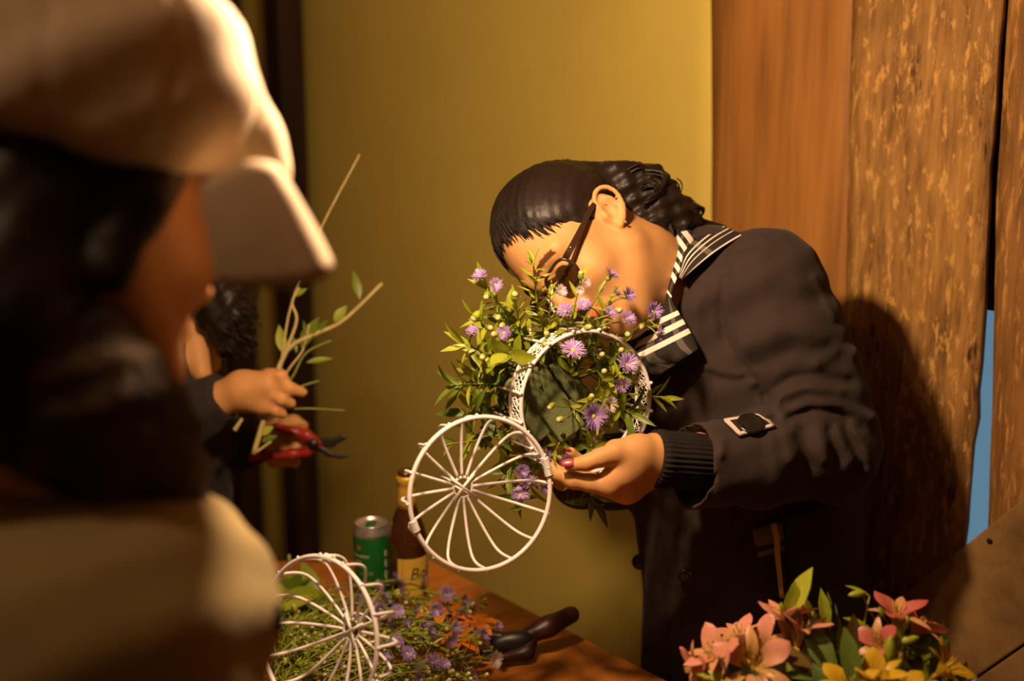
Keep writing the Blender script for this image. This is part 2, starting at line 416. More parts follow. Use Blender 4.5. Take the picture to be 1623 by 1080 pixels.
# ------------------------------------------------------------------ table
TZ = .75
def table():
    A = on_z(684, 889, TZ); B0 = on_z(1060, 1080, TZ); dirv = (B0-A).normalized(); B = B0+dirv*.62
    poly = [(B.x, B.y), (A.x, A.y), (on_z(395, 889, TZ).x, A.y+.0), (-.36, .95), (.52, .86)]
    cx = sum(p[0] for p in poly)/5; cy = sum(p[1] for p in poly)/5
    root = empty('table', (cx, cy, 0), 'orange brown wooden work table covered with cut flowers', 'table')
    ang = math.atan2(dirv.y, dirv.x)
    # top: wide boards running along the right edge, clipped to the outline
    def clip(pg, n, c):
        out = []
        for i in range(len(pg)):
            a, b = np.array(pg[i]), np.array(pg[(i+1) % len(pg)]); da, db = a@n-c, b@n-c
            if da <= 0: out.append(tuple(a))
            if da*db < 0: out.append(tuple(a+(b-a)*da/(da-db)))
        return out
    nn = np.array([dirv.y, -dirv.x])
    if nn@np.array([A.x-cx, A.y-cy]) > 0: nn = -nn
    base = np.array([A.x, A.y])@nn; w = .31
    for k in range(4):
        pg = clip(clip(poly, -nn, -(base+k*w+(.0006 if k else -1))), nn, base+(k+1)*w-.0006)
        if len(pg) < 3: continue
        v, f = prism([(x, y) for x, y in pg], TZ-.04, TZ)
        R = Matrix.Rotation(ang, 4, 'Z'); Ri = R.inverted()
        o = link('tabletop_board', mesh_data('tabletop_board', [Ri@Vector(x) for x in v], f, M_table, False), root, R)
        bv = o.modifiers.new('edge', 'BEVEL'); bv.width = .003; bv.segments = 2
    for x, y in ((.42, .95), (-.26, 1.03), (-.38, 1.86), (-.16, 1.86)):
        MB().add(*prism([(x-.03, y-.03), (x+.03, y-.03), (x+.03, y+.03), (x-.03, y+.03)], 0, TZ-.04)).build('leg', M_table, root, False)
table()
# ------------------------------------------------------------------ people: shared pieces
def skin_mat(name, c, lip=None):
    m = mat(name, c, .55, .22); m.node_tree.nodes['Principled BSDF'].inputs['Subsurface Weight'].default_value = .12
    bsdf(m).inputs['Subsurface Radius'].default_value = (.012, .005, .003); bsdf(m).inputs['Subsurface Scale'].default_value = .5
    vec = coords(m); c2 = tuple(x*.86 for x in c)
    base = ramp(m, noise(m, vec, 22, 3), [(.35, c2), (.65, c)])
    if lip:
        at = N(m, 'ShaderNodeVertexColor'); at.layer_name = 'tint'
        mx = N(m, 'ShaderNodeMixRGB', blend_type='MULTIPLY'); mx.inputs[0].default_value = 1
        L(m, base, mx.inputs[1]); L(m, at.outputs[0], mx.inputs[2]); base = mx.outputs[0]
    L(m, base, bsdf(m).inputs['Base Color']); bump(m, noise(m, vec, 420, 2), .06, .001)
    return m
def fabric(name, c1, c2, weave=700, bs=.15, scale=9, rough=.85):
    m = mat(name, c1, rough, .15); vec = coords(m)
    L(m, ramp(m, noise(m, vec, scale, 4), [(.3, c1), (.7, c2)]), bsdf(m).inputs['Base Color'])
    b = bump(m, noise(m, vec, weave, 2), bs, .0008); bump(m, noise(m, vec, 38, 4), .25, .006, b)
    bsdf(m).inputs['Sheen Weight'].default_value = .05
    return m
M_skin = skin_mat('warm_skin', (.49, .255, .093), True)
M_skin2 = skin_mat('warm_skin_foreground', (.66, .34, .14))
M_skin3 = skin_mat('warm_skin_stem_holder', (.54, .27, .095))
M_hair = mat('dark_brown_hair', (.012, .007, .0045), .48, .25)
def hair_grain(m, sc):
    v = coords(m, sc); bump(m, noise(m, v, 40, 3), .6, .003)
hair_grain(M_hair, (1, 1, 1))
M_jacket = fabric('black_brown_jacket_cloth', (.027, .018, .014), (.036, .024, .019))
M_knit = mat('black_rib_knit', (.016, .012, .010), .9, .1)
M_nail = mat('red_nail_polish', (.30, .05, .055), .3, .5)

def head_sdf(q):
    a = np.abs(q[:, 1]); s = np.stack([q[:, 0], a, q[:, 2]], 1)
    d = ell(q, (-.006, 0, .045), (.096, .073, .083))
    d = smin(d, ell(q, (.040, 0, -.012), (.055, .058, .080)), .03)
    d = smin(d, rc(s, (.005, .050, -.045), (.062, .018, -.092), .020, .020), .03)      # jaw
    d = smin(d, sph(q, (.072, 0, -.093), .021), .018)                                  # chin
    d = smin(d, sph(s, (.060, .040, -.020), .026), .022)                               # cheek
    d = smin(d, rc(s, (.088, .010, .036), (.070, .048, .036), .010, .010), .014)       # brow ridge
    d = smax(d, -sph(s, (.103, .033, .016), .018), .012)                               # eye socket
    d = smin(d, sph(s, (.0745, .031, .015), .0145), .003)                              # lowered lid over the eye
    d = smax(d, -rc(s, (.0895, .022, .0075), (.083, .044, .008), .0009, .0007), .0012) # lash line
    d = smin(d, rc(q, (.090, 0, .024), (.111, 0, -.023), .0075, .0105), .012)          # nose
    d = smin(d, sph(s, (.098, .0125, -.029), .0075), .008)
    d = smax(d, -sph(s, (.1045, .0065, -.0365), .0035), .003)                          # nostril
    d = smin(d, rc(s, (.0955, 0, -.052), (.083, .024, -.0565), .0062, .0025), .007)    # lips
    d = smin(d, rc(s, (.0945, 0, -.0625), (.083, .023, -.0575), .0072, .0025), .006)
    d = smax(d, -rc(s, (.103, 0, -.0572), (.084, .026, -.0575), .0011, .0009), .002)
    return d
def ear_sdf(q, side):
    """ear on one side: rim, inner fold, bowl and lobe, in the axes of the head"""
    s = np.stack([q[:, 0], q[:, 1]*side, q[:, 2]], 1)
    c = np.array([-.012, .073, .002]); up = np.array([-.34, .10, .935]); fw = np.array([.93, -.20, .34]); out = np.array([-.2, .97, 0.0])
    P_ = lambda f, u, o=0: c+(fw*f+up*u+out*o)*.88
    ax = np.stack([fw, np.cross(up, fw), up])
    d = ell(s, P_(-.003, .001, .000), (.0165, .0065, .026), ax)
    rim = spline([P_(.012, .004, .003), P_(.013, .020, .006), P_(.003, .031, .009), P_(-.011, .028, .012), P_(-.018, .012, .013), P_(-.016, -.008, .011), P_(-.008, -.022, .007), P_(.003, -.029, .003)], 22)
    rr = np.interp(np.linspace(0, 1, 22), [0, .5, .85, 1], [.0026, .0032, .0036, .0052])
    d = smin(d, chain(s, [(x, r) for x, r in zip(rim, rr)], .003), .005)
    fold = spline([P_(-.002, .020, .006), P_(-.010, .010, .0085), P_(-.010, -.004, .0085), P_(-.003, -.016, .006)], 10)
    d = smin(d, chain(s, [(x, .0030) for x in fold], .002), .004)
    d = smax(d, -ell(s, P_(.003, -.003, .010), (.0085, .0075, .0125), ax), .004)
    d = smax(d, -chain(s, [(x, .0020) for x in spline([P_(.007, .018, .0095), P_(-.003, .0245, .011), P_(-.0125, .015, .0135), P_(-.0135, .0, .0125)], 10)], .002), .004)
    d = smin(d, sph(s, P_(.0125, -.006, .003), .0042), .005)
    return d
def strands(mb, guides, r, rg, wave=0.0, n=14, sides=4):
    for g in guides:
        p = spline(g, n); ph = rg.uniform(0, 6.28); k = rg.uniform(8, 14)
        if wave:
            t = np.linspace(0, 1, n)[:, None]
            p = p+wave*np.sin(k*t+ph)*np.array([[rg.uniform(-1, 1), rg.uniform(-1, 1), rg.uniform(-.6, .6)]])*t
        w = r*rg.uniform(.6, 1.3); rr = w*np.sin(np.linspace(.5, math.pi-.12, n))
        mb.tube(p, rr, sides)

# ------------------------------------------------------------------ the woman with the cage
WF = np.array([-.41, .69, -.60]); WF /= np.linalg.norm(WF)
WU = np.array([-.86, -.51, .0]); WU -= WF*(WU@WF); WU /= np.linalg.norm(WU)
WL = np.cross(WF, WU); WL = WL if WL[2] > 0 else -WL          # towards her far side
HR = np.stack([WF, WL, WU])
EARM = K(960, 345, 1.575)+.072*WL                              # midway between the ears
H0 = EARM
def hk(x, y, z): return H0+WF*x+WL*y+WU*z
def hq(p): return (p-H0)@HR.T
base = P(1205, 1000, 1.80); base.z = 0
woman = empty('person', base, 'woman in dark jacket and glasses bending over the white wire cage she holds', 'person')
S_sh = K(1212, 458, 1.635); S_el = K(1310, 703, 1.62); S_wr = K(1040, 728, 1.495)
T_nb = K(1098, 462, 1.71); T_ch = K(1165, 600, 1.745); T_be = K(1185, 800, 1.785); T_hem = K(1198, 1085, 1.81)
F_sh = K(1060, 560, 1.86); F_el = K(1050, 742, 1.80); F_wr = K(905, 752, 1.635)
# near (left) hand pinching the lower rim of the cage
def near_hand(p):
    W = K(1040, 728, 1.495); D = 1.472
    d = chain(p, [(W, .024), (K(1000, 742, 1.485), .025), (K(968, 764, 1.474), .0165)], .01)
    d = smin(d, chain(p, [(K(1036, 718, 1.488), .0245), (K(1008, 722, 1.475), .022), (K(985, 752, 1.472), .016)], .01), .012)
    d = smin(d, chain(p, [(K(1036, 742, 1.50), .022), (K(995, 770, 1.492), .020), (K(975, 772, 1.492), .0165)], .01), .012)
    d = smin(d, chain(p, [(K(1034, 748, 1.515), .018), (K(992, 776, 1.512), .017), (K(982, 776, 1.52), .0155)], .01), .012)
    thumb = [(K(1012, 712, 1.473), .018), (K(975, 717, 1.464), .0145), (K(953, 725, 1.460), .0116), (K(930, 734, 1.458), .0094), (K(903, 738, 1.460), .0074)]
    d = smin(d, chain(p, thumb, .006), .008)
    idx = [(K(966, 771, 1.474), .0145), (K(936, 766, 1.473), .0110), (K(908, 762, 1.474), .0104), (K(886, 752, 1.478), .0088), (K(873, 739, 1.483), .0070), (K(869, 733, 1.486), .0056)]
    d = smin(d, chain(p, idx, .005), .005)
    mid = [(K(975, 772, 1.492), .0145), (K(935, 764, 1.503), .0110), (K(918, 748, 1.508), .0100), (K(914, 729, 1.500), .0085), (K(905, 717, 1.492), .0066)]
    d = smin(d, chain(p, mid, .004), .004)
    ring = [(K(982, 776, 1.52), .0135), (K(948, 768, 1.530), .0105), (K(930, 750, 1.535), .0095), (K(926, 734, 1.530), .0078)]
    d = smin(d, chain(p, ring, .004), .004)
    return d
def far_hand(p):
    d = chain(p, [(F_wr, .024), (K(880, 738, 1.615), .026), (K(862, 715, 1.60), .018)], .01)
    for i, (x, y, z) in enumerate(((838, 668, 1.60), (846, 660, 1.615), (860, 655, 1.63), (872, 655, 1.645))):
        d = smin(d, chain(p, [(K(862+6*i, 716-2*i, 1.60+.012*i), .0125), (K(x+4, y+28, z-.01), .0098), (K(x, y, z), .008)], .004), .005)
    d = smin(d, chain(p, [(K(893, 730, 1.60), .014), (K(885, 705, 1.575), .0105), (K(878, 688, 1.565), .0085)], .005), .006)
    return d
def woman_body(p):
    q = hq(p)
    d = head_sdf(q)
    neck = chain(p, [(hk(-.022, 0, -.01), .050), (hk(-.030, 0, -.07), .050), (K(1075, 452, 1.70), .058), (T_nb, .066)], .03)
    d = smin(d, neck, .04)
    d = smin(d, rc(p, hk(.050, 0, -.075), K(1062, 470, 1.69), .034, .05), .04)
    d = smin(d, ear_sdf(q, -1), .006); d = smin(d, ear_sdf(q, 1), .006)
    d = smin(d, chain(p, [(T_nb, .06), (T_ch, .105), (T_be, .11), (T_hem, .12)], .05), .03)
    d = smin(d, chain(p, [(T_nb, .05), (S_sh, .05), (S_el, .038), (S_wr, .026)], .02), .02)
    d = smin(d, chain(p, [(T_nb, .05), (F_sh, .05), (F_el, .038), (F_wr, .026)], .02), .02)
    d = smin(d, near_hand(p), .010)
    return smin(d, far_hand(p), .010)
def woman_tint(v):
    q = hq(v); c = np.ones((len(v), 3)); s = np.abs(q[:, 1])
    m = (q[:, 0] > .078) & (q[:, 2] < -.046) & (q[:, 2] > -.070) & (s < .026)
    c[m] = (.85, .48, .50)
    lash = (np.abs(q[:, 2]-.0075) < .0028) & (q[:, 0] > .07) & (s > .014) & (s < .048); c[lash] = (.10, .08, .07)
    bx = (np.abs(q[:, 2]-.040-.10*(s-.02)*(s < .035)+.25*np.maximum(s-.04, 0)) < .0042) & (s > .013) & (s < .052) & (q[:, 0] > .06); c[bx] = (.16, .12, .10)
    return c
ext = [hk(.13, .09, .15), hk(-.12, -.1, -.13), hk(.13, -.1, .15), hk(-.12, .1, -.13), T_hem+.15, T_hem-.15, S_sh-.06, S_el+.06, F_sh+.06, K(865, 720, 1.46)]
body, _ = sdf_obj('body', woman_body, ext, .0028, M_skin, woman, .02, woman_tint)
# nails
def nail(c, direction, normal, l, w, parent, nm='fingernail'):
    n = 6; v = []; f = []
    x = np.array(direction, float); x /= np.linalg.norm(x); z = np.array(normal, float); z -= x*(z@x); z /= np.linalg.norm(z); y = np.cross(z, x)
    for i in range(n):
        t = i/(n-1); ww = w*(1-.55*max(0, t-.55)**1.2*2)*(.82+.18*min(1, t*3))
        for j in range(5):
            u = (j-2)/2; v.append(KW(np.asarray(c)+x*(t-.5)*l+y*u*ww*.5+z*(.0011-.35*ww*.5*u*u-.0012*(2*t-1)**2)))
    for i in range(n-1):
        for j in range(4): a = i*5+j; f.append((a, a+1, a+6, a+5))
    o = link(nm, mesh_data(nm, v, f, M_nail), parent); so = o.modifiers.new('t', 'SOLIDIFY'); so.thickness = .0009; so.offset = 1
    return o
nail(K(900, 738, 1.460)+np.array([.0, -.0042, -.0062]), K(890, 739, 1.461)-K(920, 735.5, 1.459), (.05, -.52, -.85), .0175, .0120, body)
nail(K(907, 719, 1.492)+np.array([-.0045, -.003, -.0045]), K(904, 716, 1.49)-K(914, 729, 1.50), (-.6, -.1, -.75), .011, .0085, body)
nail(K(871, 737, 1.484)+np.array([-.0035, .0035, -.0045]), K(868, 732, 1.486)-K(880, 745, 1.481), (-.55, .6, -.58), .010, .0075, body)
# hair: sleek cap, pony tail of waves
PT = hk(-.098, -.01, .075)                                      # where the tail is tied
def hair_sdf(p):
    q = hq(p)
    d = ell(q, (-.008, 0, .047), (.1035, .0805, .091))
    cut = q[:, 0]*.80-q[:, 2]*.60-.006+.010*np.cos(q[:, 1]*40)-.10*np.maximum(np.abs(q[:, 1])-.045, 0)
    cut2 = -q[:, 2]-.050-.45*q[:, 0]
    d = d+.0088*np.clip((cut+.040)/.040, 0, 1)**1.6+.0088*np.clip((cut2+.03)/.03, 0, 1)**1.6
    d = smax(d, cut-.006, .006); d = smax(d, cut2-.004, .008)
    s = np.stack([q[:, 0], np.abs(q[:, 1]), q[:, 2]], 1)
    d = smax(d, -ell(s, (-.008, .083, .002), (.022, .018, .034)), .006)
    g = .0012*np.sin(q[:, 1]*420+q[:, 2]*60)*np.sin(q[:, 2]*210+q[:, 0]*90)
    tail = [(PT, .030), (K(985, 292, 1.66), .030), (K(1020, 302, 1.67), .034), (K(1042, 330, 1.67), .033), (K(1068, 345, 1.68), .029), (K(1086, 352, 1.69), .020)]
    t = chain(p, tail, .02)
    t = smin(t, chain(p, [(K(1010, 320, 1.655), .024), (K(1030, 355, 1.65), .022), (K(1047, 380, 1.645), .011)], .015), .012)
    t = t+.0035*np.sin(p[:, 0]*150+p[:, 1]*120)*np.sin(p[:, 1]*170-p[:, 2]*90+1)
    return smin(d, t, .018)+g
hair, _ = sdf_obj('hair', hair_sdf, [hk(.12, .09, .15), hk(-.12, -.1, -.12), hk(.1, -.1, .15), K(1120, 420, 1.73), K(1120, 270, 1.6)], .003, M_hair, woman, .02)
rg = random.Random(5); guides = []
for i in range(1500):                                            # combed strands from the hairline to the tie
    y = rg.uniform(-.078, .05); th = rg.uniform(0, 1)
    al = rg.uniform(-.15, 1.25); r = np.array([.1045, .0815, .092])
    yy = max(-1, min(1, y/.0815)); cr = math.sqrt(1-yy*yy)
    pts = []
    a0 = al; steps = 7; st0 = rg.uniform(-.01, .016)
    hl = (.006-.010*math.cos(y*40)+.10*max(abs(y)-.045, 0))
    for k in range(steps):
        a = a0+(2.55-a0)*k/(steps-1)
        x, z = -.008+r[0]*cr*math.cos(a), .047+r[2]*cr*math.sin(a); yk = y*(1-.55*k/(steps-1))
        if x*.80-z*.60 > hl+st0: continue
        sc = (.93 if not pts else .998)+rg.uniform(0, .018)
        pts.append(hk(x*sc, yk*sc, .047+(z-.047)*sc))
    if len(pts) >= 3: guides.append(pts+[PT])
mbh = MB(); strands(mbh, guides, .00085, rg)
gd = []
for i in range(34):                                             # wavy locks of the tail
    j = lambda s: np.array([rg.gauss(0, s), rg.gauss(0, s), rg.gauss(0, s)])
    end = rg.choice([K(1106, 345, 1.70), K(1098, 335, 1.69), K(1092, 365, 1.69), K(1072, 368, 1.67), K(1052, 390, 1.645), K(1044, 394, 1.645), K(1100, 356, 1.7)])
    g = np.array([PT+j(.006), K(985, 290, 1.652)+j(.009), K(1018, 300, 1.655)+j(.015), K(1042, 328, 1.655)+j(.015), (K(1066, 345, 1.67)+end)/2+j(.012), end+j(.005)])
    lock = spline(g, 26); t = np.linspace(0, 1, 26)[:, None]; ph = rg.uniform(0, 6.28); kk = rg.uniform(15, 21); w1 = j(1); w1 /= np.linalg.norm(w1); w2 = j(1); w2 /= np.linalg.norm(w2)
    lock = lock+(.0055*np.sin(kk*t+ph)*w1+.0055*np.cos(kk*t+ph)*w2)*np.minimum(1, t*2.5)
    for _ in range(9):
        o = j(.0022); wd = rg.uniform(.0011, .0018)
        mbh.tube(lock+o*(1-.5*t), wd*np.sin(np.linspace(.5, math.pi-.15, 26)), 4)
for c, rr in ((K(1100, 352, 1.69), .010), (K(1062, 300, 1.665), .012), (K(1040, 290, 1.66), .006), (K(1085, 338, 1.68), .012), (K(1052, 388, 1.645), .011)):
    for i in range(8):                                          # loose curls
        a0 = rg.uniform(0, 6); r2 = rr*rg.uniform(.7, 1.2); o = np.array([rg.gauss(0, .004), rg.gauss(0, .004), rg.gauss(0, .005)])
        mbh.tube([KW(c+o+np.array([r2*math.cos(a0+t*.55), r2*math.sin(a0+t*.55), .003*t-.01])) for t in range(10)], .0009, 4)
v0 = mbh.v
# strands given in K space are moved to the world; curls were already in the world
ncurl = 5*8*10*4
kv = np.array(v0[:len(v0)-ncurl]); mbh.v = [tuple(x) for x in KW(kv)]+v0[len(v0)-ncurl:]
st = mbh.build('hair_strands', M_hair, hair); st['kind'] = 'stuff'
# ------------------------------------------------------------------ jacket
def kp(*pts): return [K(x, y, 1.62)[:2] for x, y in pts]
def Kxy(p): return p[:, :2]/p[:, 2:3]*1.62
RIDGES = [  # (polyline in the picture, height, half width) on the camera side of the cloth
    (((1225, 656), (1235, 628), (1279, 612), (1331, 620)), .007, .0085), (((1243, 657), (1279, 640), (1331, 643), (1380, 664)), .007, .007),
    (((1217, 626), (1253, 600), (1292, 597), (1346, 606)), -.007, .007), (((1253, 660), (1292, 650), (1331, 653), (1362, 680)), -.006, .0055),
    (((1201, 618), (1217, 645), (1226, 660)), -.010, .007), (((1190, 610), (1207, 640), (1214, 657)), .006, .007),
    (((1328, 682), (1338, 705), (1350, 730)), .006, .007), (((1352, 674), (1368, 705), (1382, 742)), .006, .007),
    (((1300, 684), (1305, 705), (1309, 728)), .005, .008), (((1340, 680), (1352, 705), (1366, 740)), -.005, .006), (((1315, 682), (1322, 705), (1330, 730)), -.004, .006),
    (((1248, 688), (1254, 726)), .004, .009), (((1270, 684), (1280, 740)), -.003, .008), (((1145, 700), (1143, 720)), .0035, .006), (((1225, 700), (1232, 760)), .003, .010),
    (((1180, 545), (1240, 520), (1300, 530)), .004, .016), (((1200, 580), (1260, 555), (1335, 560)), -.004, .012), (((1296, 575), (1330, 556), (1352, 560)), .006, .009), (((1170, 500), (1230, 470), (1290, 478)), -.003, .014),
    (((1290, 440), (1306, 470), (1322, 505)), .003, .004), (((1150, 420), (1166, 398), (1200, 388)), -.004, .006),
    (((1112, 676), (1124, 715), (1130, 760), (1128, 800)), -.0022, .0022), (((1106, 590), (1112, 625), (1120, 670)), -.0025, .003), (((1128, 592), (1140, 640), (1146, 668)), -.0015, .003),
    (((1088, 830), (1092, 900), (1086, 1000), (1080, 1080)), -.004, .004), (((1050, 700), (1060, 760), (1070, 830)), -.003, .006),
    (((1168, 800), (1160, 860), (1150, 920)), -.0025, .003), (((1130, 920), (1170, 880), (1215, 850)), .004, .010), (((1240, 830), (1290, 815), (1330, 800)), .004, .014),
    (((1152, 440), (1143, 480), (1147, 530), (1167, 560), (1186, 592)), -.006, .006), (((1120, 450), (1100, 500), (1095, 560)), .003, .012)]
RIDGES = [(np.array(kp(*pl)), math.copysign(min(abs(a)*1.8, w*1.05), a), w*1.15) for pl, a, w in RIDGES]
FLAP = np.array(kp((1100, 574), (1118, 586), (1140, 595), (1165, 599), (1190, 596)))
def jacket_sdf(p):
    d = chain(p, [(T_nb, .092), (T_ch, .138), (T_be, .150), (T_hem, .175)], .07)
    d = smin(d, chain(p, [(T_nb, .075), (F_sh, .085), (F_el, .062), (F_wr+(F_el-F_wr)*.12, .050)], .03), .03)
    d = smin(d, rc(p, T_nb, S_sh, .08, .080), .03)
    arm = chain(p, [(S_sh, .083), (K(1245, 545, 1.63), .0805), (K(1282, 625, 1.622), .0745), (S_el, .070), (K(1200, 730, 1.555), .0585), (K(1092, 739, 1.512), .0545)], .02)
    d = smin(d, arm, .007)
    xy = Kxy(p); front = np.clip((1.76-p[:, 2])/.05, 0, 1); disp = 0
    near = np.abs(d) < .06
    if near.any():
        dd = np.zeros(len(p)); q = xy[near]; x = np.zeros(len(q))
        for pl, a, w in RIDGES:
            r = pl_dist(q, pl); x += a*np.exp(-(r/w)**2)
        r = pl_dist(q, FLAP); below = q[:, 1] > np.interp(q[:, 0], FLAP[:, 0], FLAP[:, 1])
        x += .0045*np.tanh((np.interp(q[:, 0], FLAP[:, 0], FLAP[:, 1])-q[:, 1])/.0035)*np.exp(-(r/.012)**2)
        x += .0016*np.sin(q[:, 0]*95+q[:, 1]*60)*np.sin(q[:, 1]*80-q[:, 0]*30)
        dd[near] = x; disp = dd*front
    d = d-disp
    # openings: neck, near cuff, far cuff
    d = smax(d, -chain(p, [(T_nb+(T_nb-T_ch)*-.05, .055), (K(1068, 445, 1.69), .066), (hk(-.03, 0, -.06), .068)], .02), .008)
    d = smax(d, -chain(p, [(K(1125, 737, 1.522), .036), (K(1085, 736, 1.508), .0505), (K(1040, 732, 1.49), .056)], .01), .004)
    # cut off the sleeve end square to the arm
    e = K(1085, 739, 1.508)-K(1200, 730, 1.555); e /= np.linalg.norm(e); c0 = K(1087, 739, 1.51)
    lat = np.linalg.norm(np.cross(p-c0, e), axis=1)
    d = np.where(lat < .075, smax(d, (p-c0)@e, .004), d)
    # unbuttoned front below the collar and the square hem
    d = smax(d, (p-T_hem)@(np.array([0, CT, ST]))-.045, .006)
    return d
ext = [T_hem+.2, T_hem-.2, S_sh-.1, S_el+np.array([.09, .09, .09]), F_sh+.1, K(1030, 360, 1.45), F_wr-.06]
jacket, JB = sdf_obj('jacket', jacket_sdf, ext, .0038, M_jacket, woman, .02, None, 2.0)
def on_cloth(px, py, bvh=None, lift=0.0):
    d = Vector(K(px, py, 1.0)).normalized()
    loc, nrm, i, dist = (bvh or JB).ray_cast(Vector((0, 0, 0)), d)
    if loc is None: return K(px, py, 1.6), np.array([0, 0, -1.])
    n = np.array(nrm); n = n if n[2] < 0 else -n
    return np.array(loc)+n*lift, n
# knit cuff of the sweater
def cuff(name, a, b, r, parent, m=M_knit, ribs=34):
    a = np.array(a); b = np.array(b); e = (b-a)/np.linalg.norm(b-a); u = np.cross(e, [0, 1, 0]); u /= np.linalg.norm(u); w = np.cross(e, u)
    n = ribs*4; v = []; f = []; rows = 12
    for i in range(rows):
        t = i/(rows-1); rr = r*(1.0-.05*math.sin(t*math.pi)+.02*math.sin(t*14))*(.93 if i in (0, rows-1) else 1)
        for k in range(n):
            x = 2*math.pi*k/n; q = rr+.0014*math.cos(ribs*x)
            v.append(KW(a+(b-a)*t+q*(math.cos(x)*u+math.sin(x)*w*1.0)))
    for i in range(rows-1):
        for k in range(n): l = (k+1) % n; f.append((i*n+k, i*n+l, (i+1)*n+l, (i+1)*n+k))
    f.append(tuple(range(n))); f.append(tuple(range(rows*n-n, rows*n)))
    o = link(name, mesh_data(name, v, f, m), parent); return o
o = cuff('knit_cuff', K(1155, 735, 1.530), K(1034, 727, 1.492), .0365, woman); o['label'] = 'black ribbed sweater cuff'
# striped collar
def stripes(name, bands, cross, base=(.022, .017, .014), white=(.74, .66, .56), grey=(.10, .085, .07)):
    m = mat(name, base, .8, .2); uv = N(m, 'ShaderNodeUVMap'); sp = N(m, 'ShaderNodeSeparateXYZ'); L(m, uv.outputs[0], sp.inputs[0])
    def band(out, lst):
        tot = None
        for c, w in lst:
            s = N(m, 'ShaderNodeMath', operation='SUBTRACT'); L(m, out, s.inputs[0]); s.inputs[1].default_value = c
            ab = N(m, 'ShaderNodeMath', operation='ABSOLUTE'); L(m, s.outputs[0], ab.inputs[0])
            lt = N(m, 'ShaderNodeMath', operation='LESS_THAN'); L(m, ab.outputs[0], lt.inputs[0]); lt.inputs[1].default_value = w
            if tot is None: tot = lt.outputs[0]
            else:
                mx = N(m, 'ShaderNodeMath', operation='MAXIMUM'); L(m, tot, mx.inputs[0]); L(m, lt.outputs[0], mx.inputs[1]); tot = mx.outputs[0]
        return tot
    a = N(m, 'ShaderNodeMixRGB'); a.inputs[1].default_value = (*base, 1); a.inputs[2].default_value = (*grey, 1); L(m, band(sp.outputs[1], cross), a.inputs[0])
    b = N(m, 'ShaderNodeMixRGB'); L(m, a.outputs[0], b.inputs[1]); b.inputs[2].default_value = (*white, 1); L(m, band(sp.outputs[0], bands), b.inputs[0])
    L(m, b.outputs[0], bsdf(m).inputs['Base Color']); bump(m, noise(m, coords(m), 500, 2), .2, .001)
    return m
def sheet(name, rowsA, rowsB, nu, nv, mt, parent, bulge=.0, th=.002, nrm=(0, 0, -1), mid=None):
    A = spline(rowsA, nu); B = spline(rowsB, nu); Mi = spline(mid, nu) if mid is not None else None; v = []; uv = []; f = []
    for i in range(nu):
        for j in range(nv):
            t = j/(nv-1)
            q = A[i]*(1-t)+B[i]*t if Mi is None else A[i]*(1-t)*(1-2*t)+Mi[i]*4*t*(1-t)+B[i]*t*(2*t-1)
            v.append(KW(q+np.array(nrm)*bulge*math.sin(math.pi*t))); uv.append((i/(nu-1), t))
    for i in range(nu-1):
        for j in range(nv-1): a = i*nv+j; f.append((a, a+1, a+nv+1, a+nv))
    o = link(name, mesh_data(name, v, f, mt, True, uv), parent)
    so = o.modifiers.new('thick', 'SOLIDIFY'); so.thickness = th; so.offset = 0
    return o
M_stripe_a = stripes('striped_collar_cloth', [(.23, .013), (.28, .013), (.33, .013), (.38, .012), (.425, .012), (.50, .007), (.645, .018), (.725, .022), (.81, .022)], [(.34, .07), (.80, .05)])
M_stripe_b = stripes('striped_fall_cloth', [(.23, .030), (.42, .028), (.62, .016), (.965, .03)], [(.5, .04)])
Ncol = [K(1124, 352, 1.735), K(1100, 345, 1.705), K(1076, 368, 1.655), K(1063, 408, 1.632), K(1052, 455, 1.622), K(1030, 512, 1.615), K(1004, 556, 1.61), K(1000, 585, 1.605), K(1045, 595, 1.585)]
Ocol = [K(1150, 358, 1.745), K(1122, 360, 1.70), K(1093, 392, 1.625), K(1078, 428, 1.600), K(1064, 470, 1.588), K(1074, 492, 1.584), K(1087, 514, 1.58), K(1099, 535, 1.578), K(1107, 553, 1.578)]
c1 = sheet('collar', Ncol, Ocol, 60, 9, M_stripe_a, jacket, .004); c1['label'] = 'black collar lapel with white stripes'
# the fall of the collar folded over the shoulder, stripes along its edge
c2 = sheet('collar', [K(1076, 440, 1.600), K(1083, 405, 1.612), K(1098, 385, 1.628), K(1118, 368, 1.66), K(1140, 356, 1.70)],
           [K(1080, 444, 1.590), K(1102, 425, 1.588), K(1128, 404, 1.590), K(1152, 388, 1.600), K(1176, 374, 1.612)], 24, 9, M_stripe_b, jacket, .006)
c2['label'] = 'striped collar fall lying on the shoulder'
luv = c2.data.uv_layers[0].data
for d_ in luv: d_.uv = (d_.uv[1], d_.uv[0])
